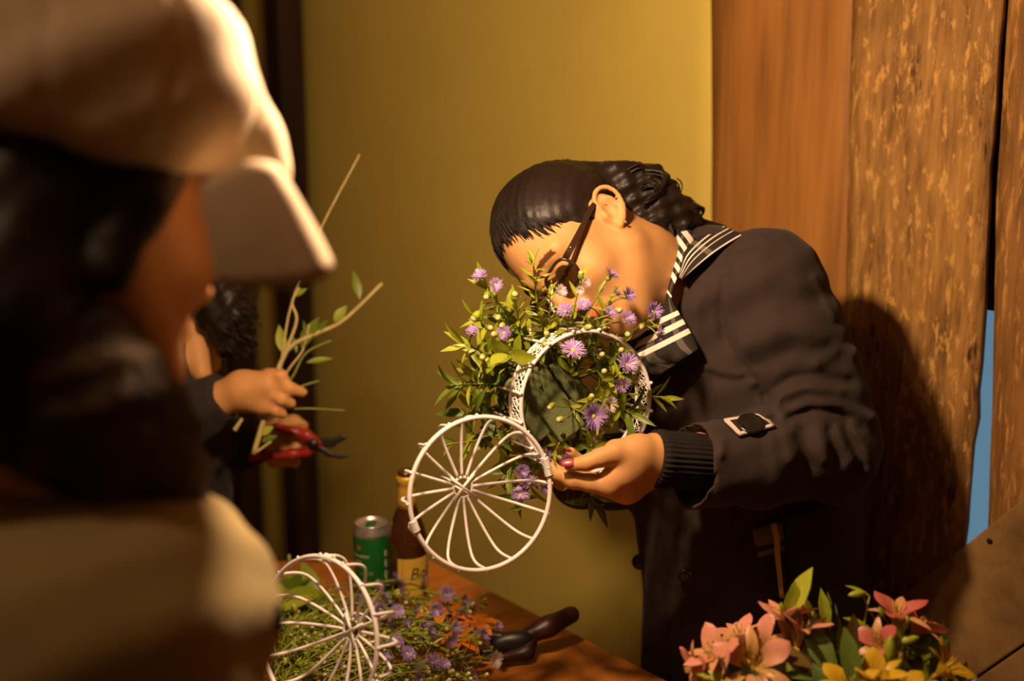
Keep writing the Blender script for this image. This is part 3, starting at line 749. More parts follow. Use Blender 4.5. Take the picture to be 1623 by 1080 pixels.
# cuff tab with a big button, pocket welt, front buttons
def patch(name, pts, mt, parent, lift=.003, th=.003, nu=10, nv=8, bvh=None):
    v = []; f = []; uv = []; (a, b, c, d) = pts       # corners a-b top, d-c bottom
    for i in range(nu):
        for j in range(nv):
            s, t = i/(nu-1), j/(nv-1)
            x = (a[0]*(1-s)+b[0]*s)*(1-t)+(d[0]*(1-s)+c[0]*s)*t; y = (a[1]*(1-s)+b[1]*s)*(1-t)+(d[1]*(1-s)+c[1]*s)*t
            q, n = on_cloth(x, y, bvh, lift); v.append(KW(q)); uv.append((s, t))
    for i in range(nu-1):
        for j in range(nv-1): k = i*nv+j; f.append((k, k+1, k+nv+1, k+nv))
    o = link(name, mesh_data(name, v, f, mt, True, uv), parent); so = o.modifiers.new('thick', 'SOLIDIFY'); so.thickness = th; so.offset = 0
    return o
M_tab = stripes('striped_tab_cloth', [(.04, .05), (.96, .05)], [(.06, .07), (.93, .08)], white=(.5, .42, .34), grey=(.62, .54, .44))
tab = patch('cuff_tab', [(1146, 672), (1208, 661), (1227, 681), (1170, 695)], M_tab, jacket, .005, .004); tab['label'] = 'striped cuff tab'
M_btn = mat('black_button', (.010, .008, .007), .22, .6)
def button(px, py, r, parent, lift=.004, bvh=None, n=None):
    c, nn = on_cloth(px, py, bvh, lift); n = nn if n is None else np.array(n)/np.linalg.norm(n)
    R = frame(kdir([1, 0, 0]), kdir(n)); M = Matrix.Translation(Vector(KW(c))) @ R.to_4x4()
    prof = [(r*.3, -.001), (r*.95, -.001), (r, .001), (r*.95, .003), (r*.78, .0035), (r*.66, .002), (r*.5, .002), (r*.42, .0028), (r*.2, .002), (r*.02, .002)]
    return link('button', mesh_data('button', *lathe(prof, 28), M_btn), parent, M)
button(1188, 678, .0175, jacket, .006, n=(.05, -.75, -.66))['label'] = 'big black cuff button'
button(1088, 912, .012, jacket); button(1018, 890, .012, jacket, n=(-.5, 0, -.85))
M_welt = stripes('plaid_welt_cloth', [(.72, .10)], [(.12, .11), (.34, .04)], base=(.02, .015, .012), white=(.50, .38, .22), grey=(.13, .10, .065))
wl = patch('pocket_welt', [(1193, 838), (1238, 826), (1246, 945), (1214, 950)], M_welt, jacket, .004, .004, 8, 14); wl['label'] = 'plaid pocket welt'
# trousers and shoes below the table top
M_trouser = fabric('dark_trouser_cloth', (.012, .011, .012), (.018, .016, .017))
def legs_sdf(hip, sep, foot_dir, r=.085):
    hip = np.array(hip, float); sep = np.array(sep, float)*.5; fd = np.array(foot_dir, float)
    def f(p):
        d = None
        for s in (-1, 1):
            a = hip+sep*s; k = np.array([a[0]+fd[0]*.02, a[1]+fd[1]*.02, hip[2]*.52]); an = np.array([a[0], a[1], .09])
            x = chain(p, [(a, r), (k, r*.68), (an, r*.55)], .03); d = x if d is None else smin(d, x, .03)
        return smax(d, .045-p[:, 2], .01)
    return f
def legs(parent, hip, sep, fd, m, h=.012):
    hip = Vector(hip); f = legs_sdf(hip, sep, fd)
    v, q = sdf_mesh(f, (hip.x-.3, hip.y-.3, 0.0), (hip.x+.3, hip.y+.3, hip.z+.12), h)
    link('trousers', mesh_data('trousers', v, q, m), parent)
    for s in (-1, 1):
        a = np.array([hip.x+sep[0]*.5*s, hip.y+sep[1]*.5*s, 0.0]); d = np.array([fd[0], fd[1], 0.])
        g = lambda p: smax(smin(rc(p, a+[0, 0, .05]-d*.04, a+[0, 0, .038]+d*.14, .048, .040), rc(p, a+[0, 0, .06], a+[0, 0, .12], .045, .045), .02), -p[:, 2], .006)
        v, q = sdf_mesh(g, a-[.25, .25, .02], a+[.25, .25, .2], .008)
        link('shoe', mesh_data('shoe', v, q, M_black), parent)
hipW = Vector(KW(K(1200, 1085, 1.81)))
legs(woman, (hipW.x, hipW.y, hipW.z), (WD[0]*.17, WD[1]*.17, 0), (-.77*.8, -.6, 0), M_trouser)

# ------------------------------------------------------------------ eyeglasses on the woman
def glasses():
    root = empty('eyeglasses', KW(hk(.10, 0, .01)), 'dark rectangular framed eyeglasses on the bending woman', 'glasses')
    M_fr = mat('dark_brown_acetate', (.030, .014, .008), .25, .5)
    M_gl = mat('clear_lens', (1, 1, 1), .02, .5); nt = M_gl.node_tree
    tr = N(M_gl, 'ShaderNodeBsdfTransparent'); tr.inputs[0].default_value = (.93, .92, .88, 1); gl = N(M_gl, 'ShaderNodeBsdfGlossy'); gl.inputs['Roughness'].default_value = .02
    fr = N(M_gl, 'ShaderNodeFresnel'); fr.inputs[0].default_value = 1.45; mx = N(M_gl, 'ShaderNodeMixShader')
    L(M_gl, fr.outputs[0], mx.inputs[0]); L(M_gl, tr.outputs[0], mx.inputs[1]); L(M_gl, gl.outputs[0], mx.inputs[2]); L(M_gl, mx.outputs[0], nt.nodes['Material Output'].inputs[0])
    mb = MB()
    for s in (-1, 1):
        out = []
        for a in np.linspace(0, 2*math.pi, 36, False):
            c, sn = math.cos(a), math.sin(a); e = .32
            y = .0255*math.copysign(abs(c)**(2*e), c); z = .0178*math.copysign(abs(sn)**(2*e), sn)
            y *= 1+.05*sn
            out.append(hk(.100-.012*((y+.0255)/.05)**2, s*(.0345+y), .009+z))
        mb2 = MB(); mb.tube([KW(x) for x in out], .0022, 8, closed=True)
        cen = np.mean(out, 0); ring = [KW(x*.97+cen*.03) for x in out]
        link('lens', mesh_data('lens', ring+[KW(cen+WF*.002)], [(i, (i+1) % 36, 36) for i in range(36)], M_gl), root)
    fr_o = mb.tube([KW(hk(.100, -.009, .016)), KW(hk(.105, -.004, .0185)), KW(hk(.105, .004, .0185)), KW(hk(.100, .009, .016))], .0023, 8).build('frame', M_fr, root)
    for s in (-1, 1):
        pts = [hk(.0885, s*.0595, .018), hk(.086, s*.068, .0185), hk(.074, s*.0735, .019), hk(.04, s*.0765, .0205), hk(.0, s*.0775, .0225), hk(-.012, s*.0765, .016), hk(-.022, s*.074, -.005)]
        q = spline(pts, 24); v = []; f = []
        hh = np.interp(np.linspace(0, 1, 24), [0, .15, .5, 1], [.0042, .0046, .0036, .0028])
        for i, x in enumerate(q):
            for dy, dz in ((-1, -1), (1, -1), (1, 1), (-1, 1)): v.append(KW(x+WL*dy*.0013+WU*dz*hh[i]))
        for i in range(23):
            for k in range(4): l = (k+1) % 4; f.append((i*4+k, i*4+l, i*4+4+l, i*4+4+k))
        f += [(3, 2, 1, 0), (92, 93, 94, 95)]
        o = link('temple_arm', mesh_data('temple_arm', v, f, M_fr, False), root)
        mm = MB().add(*lathe([(.0001, 0), (.0016, 0), (.0012, .0008), (.0001, .001)], 10))
        mm.build('rivet', mat('rivet_metal', (.7, .6, .5), .25, .5, 1), o, M=place(KW(hk(.078, s*.0735, .0195)), kdir(WF), kdir(WL*s)))
glasses()
# ear stud
est = MB(); est.add(*lathe([(.0001, 0), (.0022, 0), (.0024, .001), (.0015, .0022), (.0001, .0026)], 12))
es = est.build('ear_stud', mat('stud_metal', (.55, .55, .55), .25, .5, 1), body, M=place(KW(hk(-.004, -.0795, -.0255)), kdir(WF), kdir(-WL)))
# ------------------------------------------------------------------ white wire cages with dome lids
CR = .0895; WIRE = .0021
def basis(ax, ref):
    ax = np.array(ax, float); ax /= np.linalg.norm(ax); u = np.array(ref, float); u -= ax*(u@ax); u /= np.linalg.norm(u)
    return u, np.cross(ax, u), ax
def cage(root, c, ax, hinge, lc, lax, depth=.13, band=.034, lidh=.056, loop_dir=1, nbar=16, rot=.1):
    """c, ax: centre of the open rim and direction into the body; lc, lax: centre of the lid rim and direction to its apex (all K space)"""
    u, w, a = basis(ax, np.array(hinge)-np.array(c)); c = np.array(c)
    C = lambda th, r, h: KW(c+r*(math.cos(th)*u+math.sin(th)*w)+a*h)
    circ = lambda r, h, n=64: [C(t, r, h) for t in np.linspace(0, 2*math.pi, n, False)]
    MB().tube(circ(CR, 0), WIRE*1.25, 8, closed=True).build('rim', M_white, root)
    MB().tube(circ(CR, band), WIRE*1.15, 8, closed=True).build('band_ring', M_white, root)
    MB().tube(circ(CR, depth), WIRE*1.25, 8, closed=True).build('base_ring', M_white, root)
    lat = MB(); nb = 30                                         # woven lattice band
    for k in range(nb):
        t0 = 2*math.pi*k/nb; dt = 2*math.pi/nb
        for off, h0, h1 in ((0, .002, band-.002), (0, band-.002, .002), (.5, .002, band*.5), (.5, band-.002, band*.5)):
            lat.tube([C(t0+off*dt+x*dt*(1.0 if off == 0 else .55)*1.15, CR+.0012*math.sin(math.pi*x), h0+(h1-h0)*x) for x in (0, .25, .5, .75, 1)], .00105, 5)
        lat.tube([C(t0+dt*(.5+.34*math.cos(x)), CR+.001, band*.5+.0085*math.sin(x)) for x in np.linspace(0, 2*math.pi, 9)], .00085, 5)
    lat.build('lattice_band', M_white, root)
    for k in range(nbar):
        th = 2*math.pi*(k+.35)/nbar
        pts = [C(th, CR+.0025, -.004), C(th, CR+.003, band*.5), C(th, CR+.003, band+.01), C(th, CR+.002, depth)]
        o = MB().tube(pts, WIRE*.95, 6).build('bar', M_white, root)
    for h in (-.0015,):
        kn = MB()
        for k in range(nbar):
            th = 2*math.pi*(k+.35)/nbar; q = C(th, CR+.003, h); kn.add(*lathe([(.0005, -.0026), (.0027, -.0012), (.0027, .0012), (.0005, .0026)], 8, q))
        kn.build('weld_knobs', M_white, root)['kind'] = 'stuff'
    base = MB()
    for k in range(8):
        th = math.pi*k/8+.1; base.tube([C(th, CR, depth), C(th, CR*.02, depth+.001), C(th+math.pi, CR, depth)], WIRE*.8, 6)
    base.build('base_wires', M_white, root)
    # lid
    lc = np.array(lc); lu, lw, la = basis(lax, np.array(hinge)-lc)
    D = lambda th, r, h: KW(lc+r*(math.cos(th)*lu+math.sin(th)*lw)+la*h)
    lid = MB().tube([D(t, CR, 0) for t in np.linspace(0, 2*math.pi, 72, False)], WIRE*1.35, 8, closed=True).build('lid', M_white, root)
    lid['label'] = 'domed wire lid'
    hub = .0125
    for k in range(nbar):
        th = 2*math.pi*(k+.5)/nbar+rot
        prof = [(CR+.0035, -.001), (CR, .004), (CR*.995, lidh*.32), (CR*.97, lidh*.56), (CR*.89, lidh*.75), (CR*.68, lidh*.89), (CR*.38, lidh*.97), (hub, lidh)]
        q = spline([D(th, r, h) for r, h in prof], 18)
        MB().tube(q, WIRE*.95, 6).build('rib', M_white, lid)
    MB().tube([D(t, hub, lidh) for t in np.linspace(0, 2*math.pi, 24, False)], WIRE*.9, 6, closed=True).build('hub_ring', M_white, lid)
    x = MB()
    for th in (.9+rot, .9+rot+math.pi*.52): x.tube([D(th, hub*1.7, lidh-.003), D(th, 0, lidh-.001), D(th+math.pi, hub*1.7, lidh-.003)], WIRE*.95, 6)
    x.build('cross_wire', M_white, lid)
    lp = [D(.4, .004*math.cos(t)+.0, lidh) for t in (0,)]
    loop = []
    for t in np.linspace(0, 2*math.pi*.9, 22):
        loop.append(KW(lc+la*(lidh+.020+.020*math.cos(t+math.pi))+(lu*.6*loop_dir+lw*.8)*.021*math.sin(t)))
    MB().tube(loop, WIRE*.75, 6).build('hanging_loop', M_white, lid)
    def wrap(q, d, nm, par):
        d = np.array(d)/np.linalg.norm(d); m = MB(); e1 = np.cross(d, [0, 0, 1.]); e1 /= np.linalg.norm(e1); e2 = np.cross(d, e1)
        m.tube([np.array(q)+d*(t/40-.5)*.013+(e1*math.cos(t*.9)+e2*math.sin(t*.9))*.0042 for t in range(41)], .0013, 5); m.build(nm, M_white, par)
    tq = lambda th: (np.array(D(th+.05, CR, 0))-np.array(D(th-.05, CR, 0)))
    wrap(D(0, CR, 0), tq(0), 'hinge_wrap', lid); wrap(D(.12, CR, 0), tq(.12), 'hinge_wrap', lid); wrap(D(math.pi, CR, 0), tq(math.pi), 'clasp_wrap', lid)
    return u, w, a
cage_c = K(930, 638, 1.50); cage_ax = np.array([-.385, -.085, .92])
hinge1 = K(853, 716, 1.487); lid_c = K(763.5, 783, 1.395); lid_ax = np.array([-.43, -.02, .90])
root1 = empty('wire_cage', P(930, 745, 1.5), 'white wire bird cage full of flowers held open by the woman', 'wire cage', 'white wire cages')
cage(root1, cage_c, cage_ax, hinge1, lid_c, lid_ax)
# second cage: stands on the table, lid tipped open towards the room
lid2 = K(503, 1010, 1.345); ax2 = np.array([.58, .06, .81])
h2 = K(513, 1124, 1.37)
hw = KW(h2); bc = np.array([hw[0]-.025, hw[1]-.086, hw[2]])
dep2 = hw[2]-TZ-.004
root2 = empty('wire_cage', (bc[0], bc[1], TZ), 'white wire cage standing on the table near the capped person, lid tipped up', 'wire cage', 'white wire cages')
cage(root2, WK(bc), WK(bc-np.array([0, 0, 1.]))-WK(bc), h2, lid2, ax2, depth=dep2, loop_dir=-1, rot=.05)

# ------------------------------------------------------------------ flower parts (shared meshes)
def leaf_mesh(name, mt, prof, n=9, fold=.25, curve=.18, wav=0.0):
    v = []; f = []
    for i in range(n):
        t = i/(n-1); w = np.interp(t, [p[0] for p in prof], [p[1] for p in prof]); z = -curve*t*t
        for j in (-2, -1, 0, 1, 2):
            y = w*j/2; v.append((t, y, z+abs(y)*fold*(1-.3*t)+wav*math.sin(t*9+j)*abs(j)*.02))
    for i in range(n-1):
        for j in range(4): a = i*5+j; f.append((a, a+1, a+6, a+5))
    return mesh_data(name, v, f, mt)
G1 = leafmat('fresh_leaf', (.21, .27, .012), (.38, .42, .03)); G2 = leafmat('deep_leaf', (.09, .15, .012), (.17, .23, .02)); G3 = leafmat('alstroemeria_leaf', (.055, .10, .014), (.10, .15, .02), .2)
G_stem = noisy('green_stem', (.15, .18, .03), (.24, .25, .05), 40, .5, .1, .001); G_stem2 = noisy('pale_twig', (.36, .29, .10), (.46, .38, .15), 60, .6, .2, .001)
willow = [(0, .01), (.12, .06), (.35, .125), (.6, .115), (.85, .05), (1, .002)]
LEAF_A = leaf_mesh('willow_leaf', G1, willow, 8, .3, .16); LEAF_B = leaf_mesh('willow_leaf_deep', G2, willow, 8, .3, .28)
LEAF_C = leaf_mesh('broad_leaf', G2, [(0, .02), (.1, .12), (.35, .24), (.6, .22), (.85, .10), (1, .004)], 9, .15, .2)
LEAF_CL = leaf_mesh('broad_leaf_light', G1, [(0, .02), (.1, .12), (.35, .24), (.6, .22), (.85, .10), (1, .004)], 9, .15, .2)
M_pet = leafmat('purple_petal', (.36, .22, .55), (.50, .34, .66), .25); M_petw = leafmat('pale_petal', (.66, .55, .64), (.74, .66, .66), .3); M_eye = noisy('flower_eye', (.50, .42, .06), (.62, .52, .10), 300, .7, .5, .001)
def aster(name, mp, n=26, R=1.0, up=.35, seed=0):
    rg = random.Random(seed); v = []; f = []; mi = []
    for layer in (0, 1):
        for k in range(n):
            a = 2*math.pi*(k+.5*layer+rg.uniform(-.3, .3))/n; l = R*rg.uniform(.8, 1.05)*(1-.12*layer); z1 = up*rg.uniform(.5, 1.3)+.25*layer; w = .062
            c, s = math.cos(a), math.sin(a); b = len(v)
            for t, ww in ((.2, .5), (.6, 1), (1.0, .35)):
                z = z1*t*(1.1-.5*t)
                for q in (-1, 1): v.append((c*l*t-s*w*ww*q, s*l*t+c*w*ww*q, z))
            f += [(b, b+1, b+3, b+2), (b+2, b+3, b+5, b+4)]; mi += [0, 0]
    lv, lf = lathe([(.02, -.55), (.16, -.45), (.28, -.15), (.24, .0)], 8); b = len(v); v += lv; f += [tuple(i+b for i in q) for q in lf]; mi += [2]*len(lf)
    lv, lf = lathe([(.20, .02), (.19, .14), (.10, .20), (.01, .22)], 10); b = len(v); v += lv; f += [tuple(i+b for i in q) for q in lf]; mi += [1]*len(lf)
    me = mesh_data(name, v, f, mp); me.materials.append(M_eye); me.materials.append(G1); me.polygons.foreach_set('material_index', mi); return me
ASTER = [aster('purple_aster', M_pet, 34, 1, .95, 1), aster('purple_aster_open', M_pet, 38, 1.05, .55, 2), aster('pale_aster', M_petw, 28, 1, .55, 3)]
def bud_mesh():
    v, f = lathe([(.05, -1.0), (.35, -.85), (.62, -.4), (.66, 0), (.5, .35), (.3, .55), (.02, .6)], 10); mi = [0]*len(f)
    lv, lf = lathe([(.46, .3), (.55, .55), (.36, .85), (.02, .95)], 10); b = len(v); v += lv; f += [tuple(i+b for i in q) for q in lf]; mi += [1]*len(lf)
    me = mesh_data('bud', v, f, G1); me.materials.append(mat('bud_tip', (.42, .40, .16), .6)); me.polygons.foreach_set('material_index', mi); return me
BUD = bud_mesh()
def rvec(rg, s=1.0): return Vector((rg.gauss(0, s), rg.gauss(0, s), rg.gauss(0, s)))
def sprig(base, tip, label, group, leaves=10, lsize=.03, heads=(), mid=None, rg=RNG, lm=(LEAF_A,), stem_r=.0013, t0=.25, name='aster_sprig', cat='sprig', top=True, mt=G_stem, flat=False):
    """stem from base to tip with leaves (parts); heads: list of (kind, position or None, size)"""
    base, tip = Vector(base), Vector(tip); ln = (tip-base).length
    m = Vector(mid) if mid is not None else (base+tip)/2+rvec(rg, ln*.06)
    q = spline([base, m, tip], 14); root = empty(name, base, label, cat, group)
    mb = MB().tube(q, np.linspace(stem_r*1.3, stem_r*.6, len(q)), 6)
    pos = lambda t: Vector(q[min(13, int(t*13))]).lerp(Vector(q[min(13, int(t*13)+1)]), t*13-int(t*13))
    tan = lambda t: (Vector(q[min(13, int(t*13)+1)])-Vector(q[max(0, min(12, int(t*13)))])).normalized()
    ph = rg.uniform(0, 6.28)
    for k in range(leaves):
        t = t0+(1-t0)*(k+.5)/leaves if not (top and k == leaves-1) else .99
        t = min(.99, t); T = tan(t) if tan(t).length > .1 else (tip-base).normalized(); A = T.orthogonal().normalized(); B = T.cross(A); ph += 2.4
        rad = A*math.cos(ph)+B*math.sin(ph); x = T*rg.uniform(.35, .9)+rad*rg.uniform(.6, 1.0)
        if top and k >= leaves-2: x = T+rad*.35
        if flat: x.z *= .2
        s = lsize*rg.uniform(.7, 1.15)*(1-.35*abs(t-.55))
        me = rg.choice(lm); nz = T-rad*.2+rvec(rg, .25) if not flat else Vector((0, -.25, 1))+rvec(rg, .2)
        link('leaf', me, root, place(pos(t), x, nz, (s, s*rg.uniform(.85, 1.2), s*rg.uniform(.6, 1.4))))
    for kind, hp, hs in heads:
        if hp is None: e = tip; d = tan(.97)
        else:
            e = Vector(hp); t = min(.92, max(.3, 1-(e-tip).length/ln)); b = pos(t); d = (e-b)
            mb.tube(spline([b, b.lerp(e, .5)+tan(t)*d.length*.15, e], 7), stem_r*.65, 5); d.normalize()
        me = BUD if kind == 'b' else ASTER[{'p': 0, 'o': 1, 'w': 2}[kind]]
        ax = (d+rvec(rg, .25)).normalized(); o = link('bud' if kind == 'b' else 'flower_head', me, root, place(e+ax*hs*.4, ax.orthogonal(), ax, hs))
    mb.build('stem', mt, root)
    return root
# ------------------------------------------------------------------ floral foam inside the held cage
M_foam = noisy('dark_green_foam', (.085, .105, .036), (.13, .15, .055), 25, .9, .5, .003, 160)
def foam():
    c = K(880, 628, 1.545); u = np.array([.55, .80, .15]); u /= np.linalg.norm(u); n = np.array([.25, -.1, -.96]); n -= u*(n@u); n /= np.linalg.norm(n); w = np.cross(n, u)
    A = np.stack([u, w, n])
    def box(q, b, r): d = np.abs(q)-np.array(b)+r; return np.linalg.norm(np.maximum(d, 0), axis=1)+np.minimum(d.max(1), 0)-r
    def f(p):
        q = (p-c)@A.T
        d = box(q-np.array([0, -.012, -.004]), (.052, .021, .020), .004)
        d = np.minimum(d, box(q-np.array([.008, .027, -.010]), (.048, .013, .018), .004))
        d = np.minimum(d, box(q-np.array([-.01, -.042, -.012]), (.045, .012, .016), .004))
        d = smax(d, -rc(q, (-.02, -.02, .024), (.004, -.028, .020), .006, .003), .002)
        d = smax(d, -rc(q, (.03, .004, .022), (.046, -.006, .020), .006, .004), .002)
        return d+.0012*np.sin(q[:, 0]*260)*np.sin(q[:, 1]*310+1)*np.sin(q[:, 2]*200)
    root = empty('floral_foam', KW(c), 'crumbly dark green floral foam block inside the held cage', 'floral foam')
    sdf_obj('foam_block', f, [c+.08, c-.08], .0022, M_foam, root)
foam()
# ------------------------------------------------------------------ sprigs pushed through the held cage
rgb = random.Random(21)
FC = P(890, 630, 1.57)
def fo(px, py, d): return P(px, py, d)
gA = 'flowering sprigs in the held cage'
def S(b, t, lb, g, n, ls, heads, **k):
    if 'mid' in k: k['mid'] = k['mid']+Vector(kdir(WK(k['mid'])/np.linalg.norm(WK(k['mid']))))*.028
    return sprig(b, t, lb, g, int(n*1.5), ls*1.18, [(kk, hp, hs*1.12) for kk, hp, hs in heads], rg=rgb, **k)
S(fo(880, 610, 1.56), fo(768, 449, 1.50), 'tall aster sprig with two purple heads at the top left of the bouquet', gA, 12, .030, [('p', fo(763, 444, 1.495), .0095), ('o', fo(782, 452, 1.5), .0085), ('b', fo(757, 498, 1.49), .0075), ('b', fo(773, 466, 1.5), .0065), ('b', fo(790, 503, 1.49), .006), ('b', fo(797, 515, 1.49), .0055)], mid=fo(818, 520, 1.52), t0=.2)
S(fo(880, 600, 1.56), fo(816, 473, 1.49), 'aster sprig tipped with a cream bud beside the leafy spike', gA, 8, .026, [('b', None, .007), ('b', fo(786, 530, 1.48), .006), ('o', fo(801, 528, 1.49), .009)], mid=fo(832, 540, 1.52))
S(fo(885, 590, 1.55), fo(845, 415, 1.465), 'upright leafy spike rising past the glasses', gA, 20, .024, [], mid=fo(855, 500, 1.48), t0=.25, stem_r=.0017)
S(fo(880, 600, 1.55), fo(872, 462, 1.47), 'pale daisy like aster in front of the woman\'s nose', gA, 8, .026, [('w', fo(885, 464, 1.465), .0085), ('b', fo(862, 545, 1.48), .005)], mid=fo(872, 530, 1.5))
S(fo(905, 590, 1.55), fo(920, 445, 1.49), 'aster sprig with pale heads below the lens', gA, 6, .024, [('b', fo(921, 440, 1.49), .006), ('w', fo(925, 450, 1.487), .007), ('w', fo(920, 459, 1.485), .006)], mid=fo(905, 520, 1.5))
S(fo(900, 590, 1.55), fo(962, 444, 1.49), 'long aster stem ending in a purple head on the cheek', gA, 5, .022, [('p', None, .011)], mid=fo(920, 520, 1.49), t0=.15)
S(fo(915, 590, 1.55), fo(968, 474, 1.48), 'aster sprig with purple heads under the chin', gA, 6, .024, [('p', fo(969, 470, 1.48), .0095), ('p', fo(988, 472, 1.48), .0105), ('o', fo(926, 486, 1.475), .008), ('b', fo(977, 492, 1.48), .006)], mid=fo(940, 535, 1.5))
S(fo(925, 600, 1.55), fo(1030, 500, 1.50), 'aster sprig reaching right to the striped lapel', gA, 5, .024, [('p', fo(1030, 497, 1.5), .0115), ('p', fo(1037, 515, 1.5), .0105), ('p', fo(1041, 530, 1.5), .007), ('b', fo(1018, 518, 1.495), .0065), ('b', fo(995, 530, 1.49), .006)], mid=fo(985, 545, 1.52))
S(fo(905, 595, 1.55), fo(902, 500, 1.475), 'short aster sprig with drooping purple head above the rim', gA, 8, .026, [('p', fo(898, 498, 1.472), .010), ('b', fo(930, 520, 1.47), .006), ('o', fo(965, 500, 1.475), .009), ('p', fo(990, 510, 1.48), .010)], mid=fo(898, 545, 1.5))
S(fo(880, 620, 1.56), fo(735, 545, 1.47), 'leafy sprig with one violet head at the far left', gA, 22, .036, [('p', fo(749, 531, 1.465), .008), ('b', fo(765, 565, 1.465), .006)], mid=fo(800, 575, 1.50), t0=.15, stem_r=.0017)
S(fo(880, 630, 1.56), fo(752, 500, 1.50), 'thin leaf sprig between the left flower heads', gA, 14, .030, [('b', fo(775, 520, 1.49), .006)], mid=fo(815, 560, 1.52), t0=.15)
S(fo(875, 630, 1.56), fo(722, 610, 1.48), 'leafy sprig with curling tip on the left of the cage', gA, 20, .038, [], mid=fo(800, 610, 1.50), lm=(LEAF_A, LEAF_B), t0=.12, stem_r=.0017)
S(fo(875, 640, 1.58), fo(738, 655, 1.50), 'dark leafy sprig low on the left of the cage', gA, 16, .040, [], mid=fo(800, 650, 1.54), lm=(LEAF_B, LEAF_B, LEAF_A), t0=.12)
S(fo(880, 600, 1.56), fo(800, 560, 1.46), 'broad green leaf sprig close to the lattice band', gA, 9, .038, [], mid=fo(838, 570, 1.5), t0=.2, lm=(LEAF_CL, LEAF_A))
S(fo(870, 650, 1.58), fo(775, 690, 1.53), 'dark broad leaf sprig above the open lid', gA, 10, .040, [], mid=fo(820, 670, 1.56), lm=(LEAF_C, LEAF_B), t0=.15)
S(fo(875, 650, 1.58), fo(708, 705, 1.46), 'single long leaf spray seen through the lid', gA, 8, .030, [], mid=fo(790, 690, 1.52), t0=.3, lm=(LEAF_A, LEAF_B))
S(fo(875, 670, 1.58), fo(822, 800, 1.50), 'hanging aster sprig with purple heads behind the lid', gA, 12, .034, [('o', fo(825, 790, 1.50), .0115), ('p', fo(842, 772, 1.5), .010), ('p', fo(858, 768, 1.5), .010), ('p', fo(826, 748, 1.5), .009)], mid=fo(850, 730, 1.53), lm=(LEAF_A, LEAF_B, LEAF_C))
S(fo(880, 670, 1.58), fo(795, 760, 1.52), 'hanging leafy sprig left of the purple heads behind the lid', gA, 12, .036, [], mid=fo(835, 715, 1.55), lm=(LEAF_B, LEAF_CL))
S(fo(900, 690, 1.56), fo(945, 800, 1.56), 'dark leaf sprig hanging below the near hand', gA, 10, .038, [], mid=fo(925, 760, 1.58), lm=(LEAF_B,))
S(fo(905, 640, 1.55), fo(1050, 630, 1.53), 'leaf sprig poking out on the right of the cage', gA, 10, .034, [('b', fo(1058, 634, 1.53), .004)], mid=fo(980, 625, 1.53), t0=.3)
S(fo(905, 640, 1.55), fo(905, 565, 1.49), 'round purple aster at the top inside the cage rim', gA, 6, .026, [('o', fo(906, 563, 1.485), .015)], mid=fo(905, 600, 1.52))
S(fo(920, 640, 1.56), fo(990, 590, 1.49), 'purple aster pair at the right inside the cage', gA, 10, .026, [('p', fo(990, 583, 1.49), .0135), ('p', fo(984, 605, 1.488), .010), ('b', fo(958, 590, 1.49), .006)], mid=fo(955, 610, 1.52))
S(fo(900, 640, 1.55), fo(934, 660, 1.455), 'large violet aster at the centre of the cage opening', gA, 5, .024, [('o', fo(934, 661, 1.452), .0155), ('b', fo(935, 634, 1.47), .006), ('b', fo(890, 665, 1.47), .006), ('b', fo(876, 642, 1.475), .0055)], mid=fo(905, 645, 1.5), t0=.2)
S(fo(915, 640, 1.55), fo(962, 640, 1.48), 'small white aster right of the violet one', gA, 9, .026, [('w', fo(962, 641, 1.478), .0105), ('b', fo(946, 694, 1.475), .005), ('w', fo(945, 692, 1.476), .006)], mid=fo(938, 632, 1.51))
S(fo(900, 660, 1.56), fo(876, 722, 1.485), 'drooping purple aster beside the thumb', gA, 7, .028, [('p', fo(873, 722, 1.488), .0105), ('p', fo(885, 724, 1.49), .010)], mid=fo(890, 695, 1.52))
S(fo(920, 620, 1.56), fo(1000, 655, 1.51), 'leafy sprig filling the right of the cage', gA, 16, .034, [('b', fo(1005, 600, 1.50), .006)], mid=fo(960, 640, 1.54), t0=.15, lm=(LEAF_A, LEAF_B))
S(fo(920, 600, 1.57), fo(980, 560, 1.52), 'leafy sprig filling the upper right of the cage', gA, 18, .030, [('b', fo(985, 557, 1.5), .006), ('b', fo(955, 565, 1.5), .006)], mid=fo(950, 585, 1.55), t0=.15, lm=(LEAF_A, LEAF_B))
S(fo(910, 665, 1.57), fo(940, 715, 1.52), 'leafy sprig filling the bottom of the cage', gA, 16, .030, [], mid=fo(930, 695, 1.55), t0=.1, lm=(LEAF_A, LEAF_B))
S(fo(900, 600, 1.57), fo(860, 520, 1.52), 'leafy sprig behind the upper cage rim', gA, 18, .034, [('b', fo(868, 533, 1.5), .006)], mid=fo(880, 560, 1.54), t0=.1, lm=(LEAF_A, LEAF_B))
S(fo(905, 600, 1.57), fo(950, 510, 1.52), 'leafy sprig behind the top of the rim under the chin', gA, 16, .032, [('b', fo(956, 520, 1.5), .006), ('b', fo(940, 508, 1.5), .006)], mid=fo(930, 555, 1.54), t0=.1, lm=(LEAF_A, LEAF_B))
S(fo(880, 610, 1.57), fo(800, 500, 1.52), 'leafy sprig behind the cream buds', gA, 18, .034, [], mid=fo(835, 555, 1.55), t0=.1, lm=(LEAF_A, LEAF_B))
S(fo(870, 630, 1.58), fo(760, 590, 1.53), 'dense leaf sprig behind the left of the cage', gA, 20, .040, [], mid=fo(815, 610, 1.55), t0=.1, lm=(LEAF_B, LEAF_C, LEAF_A))
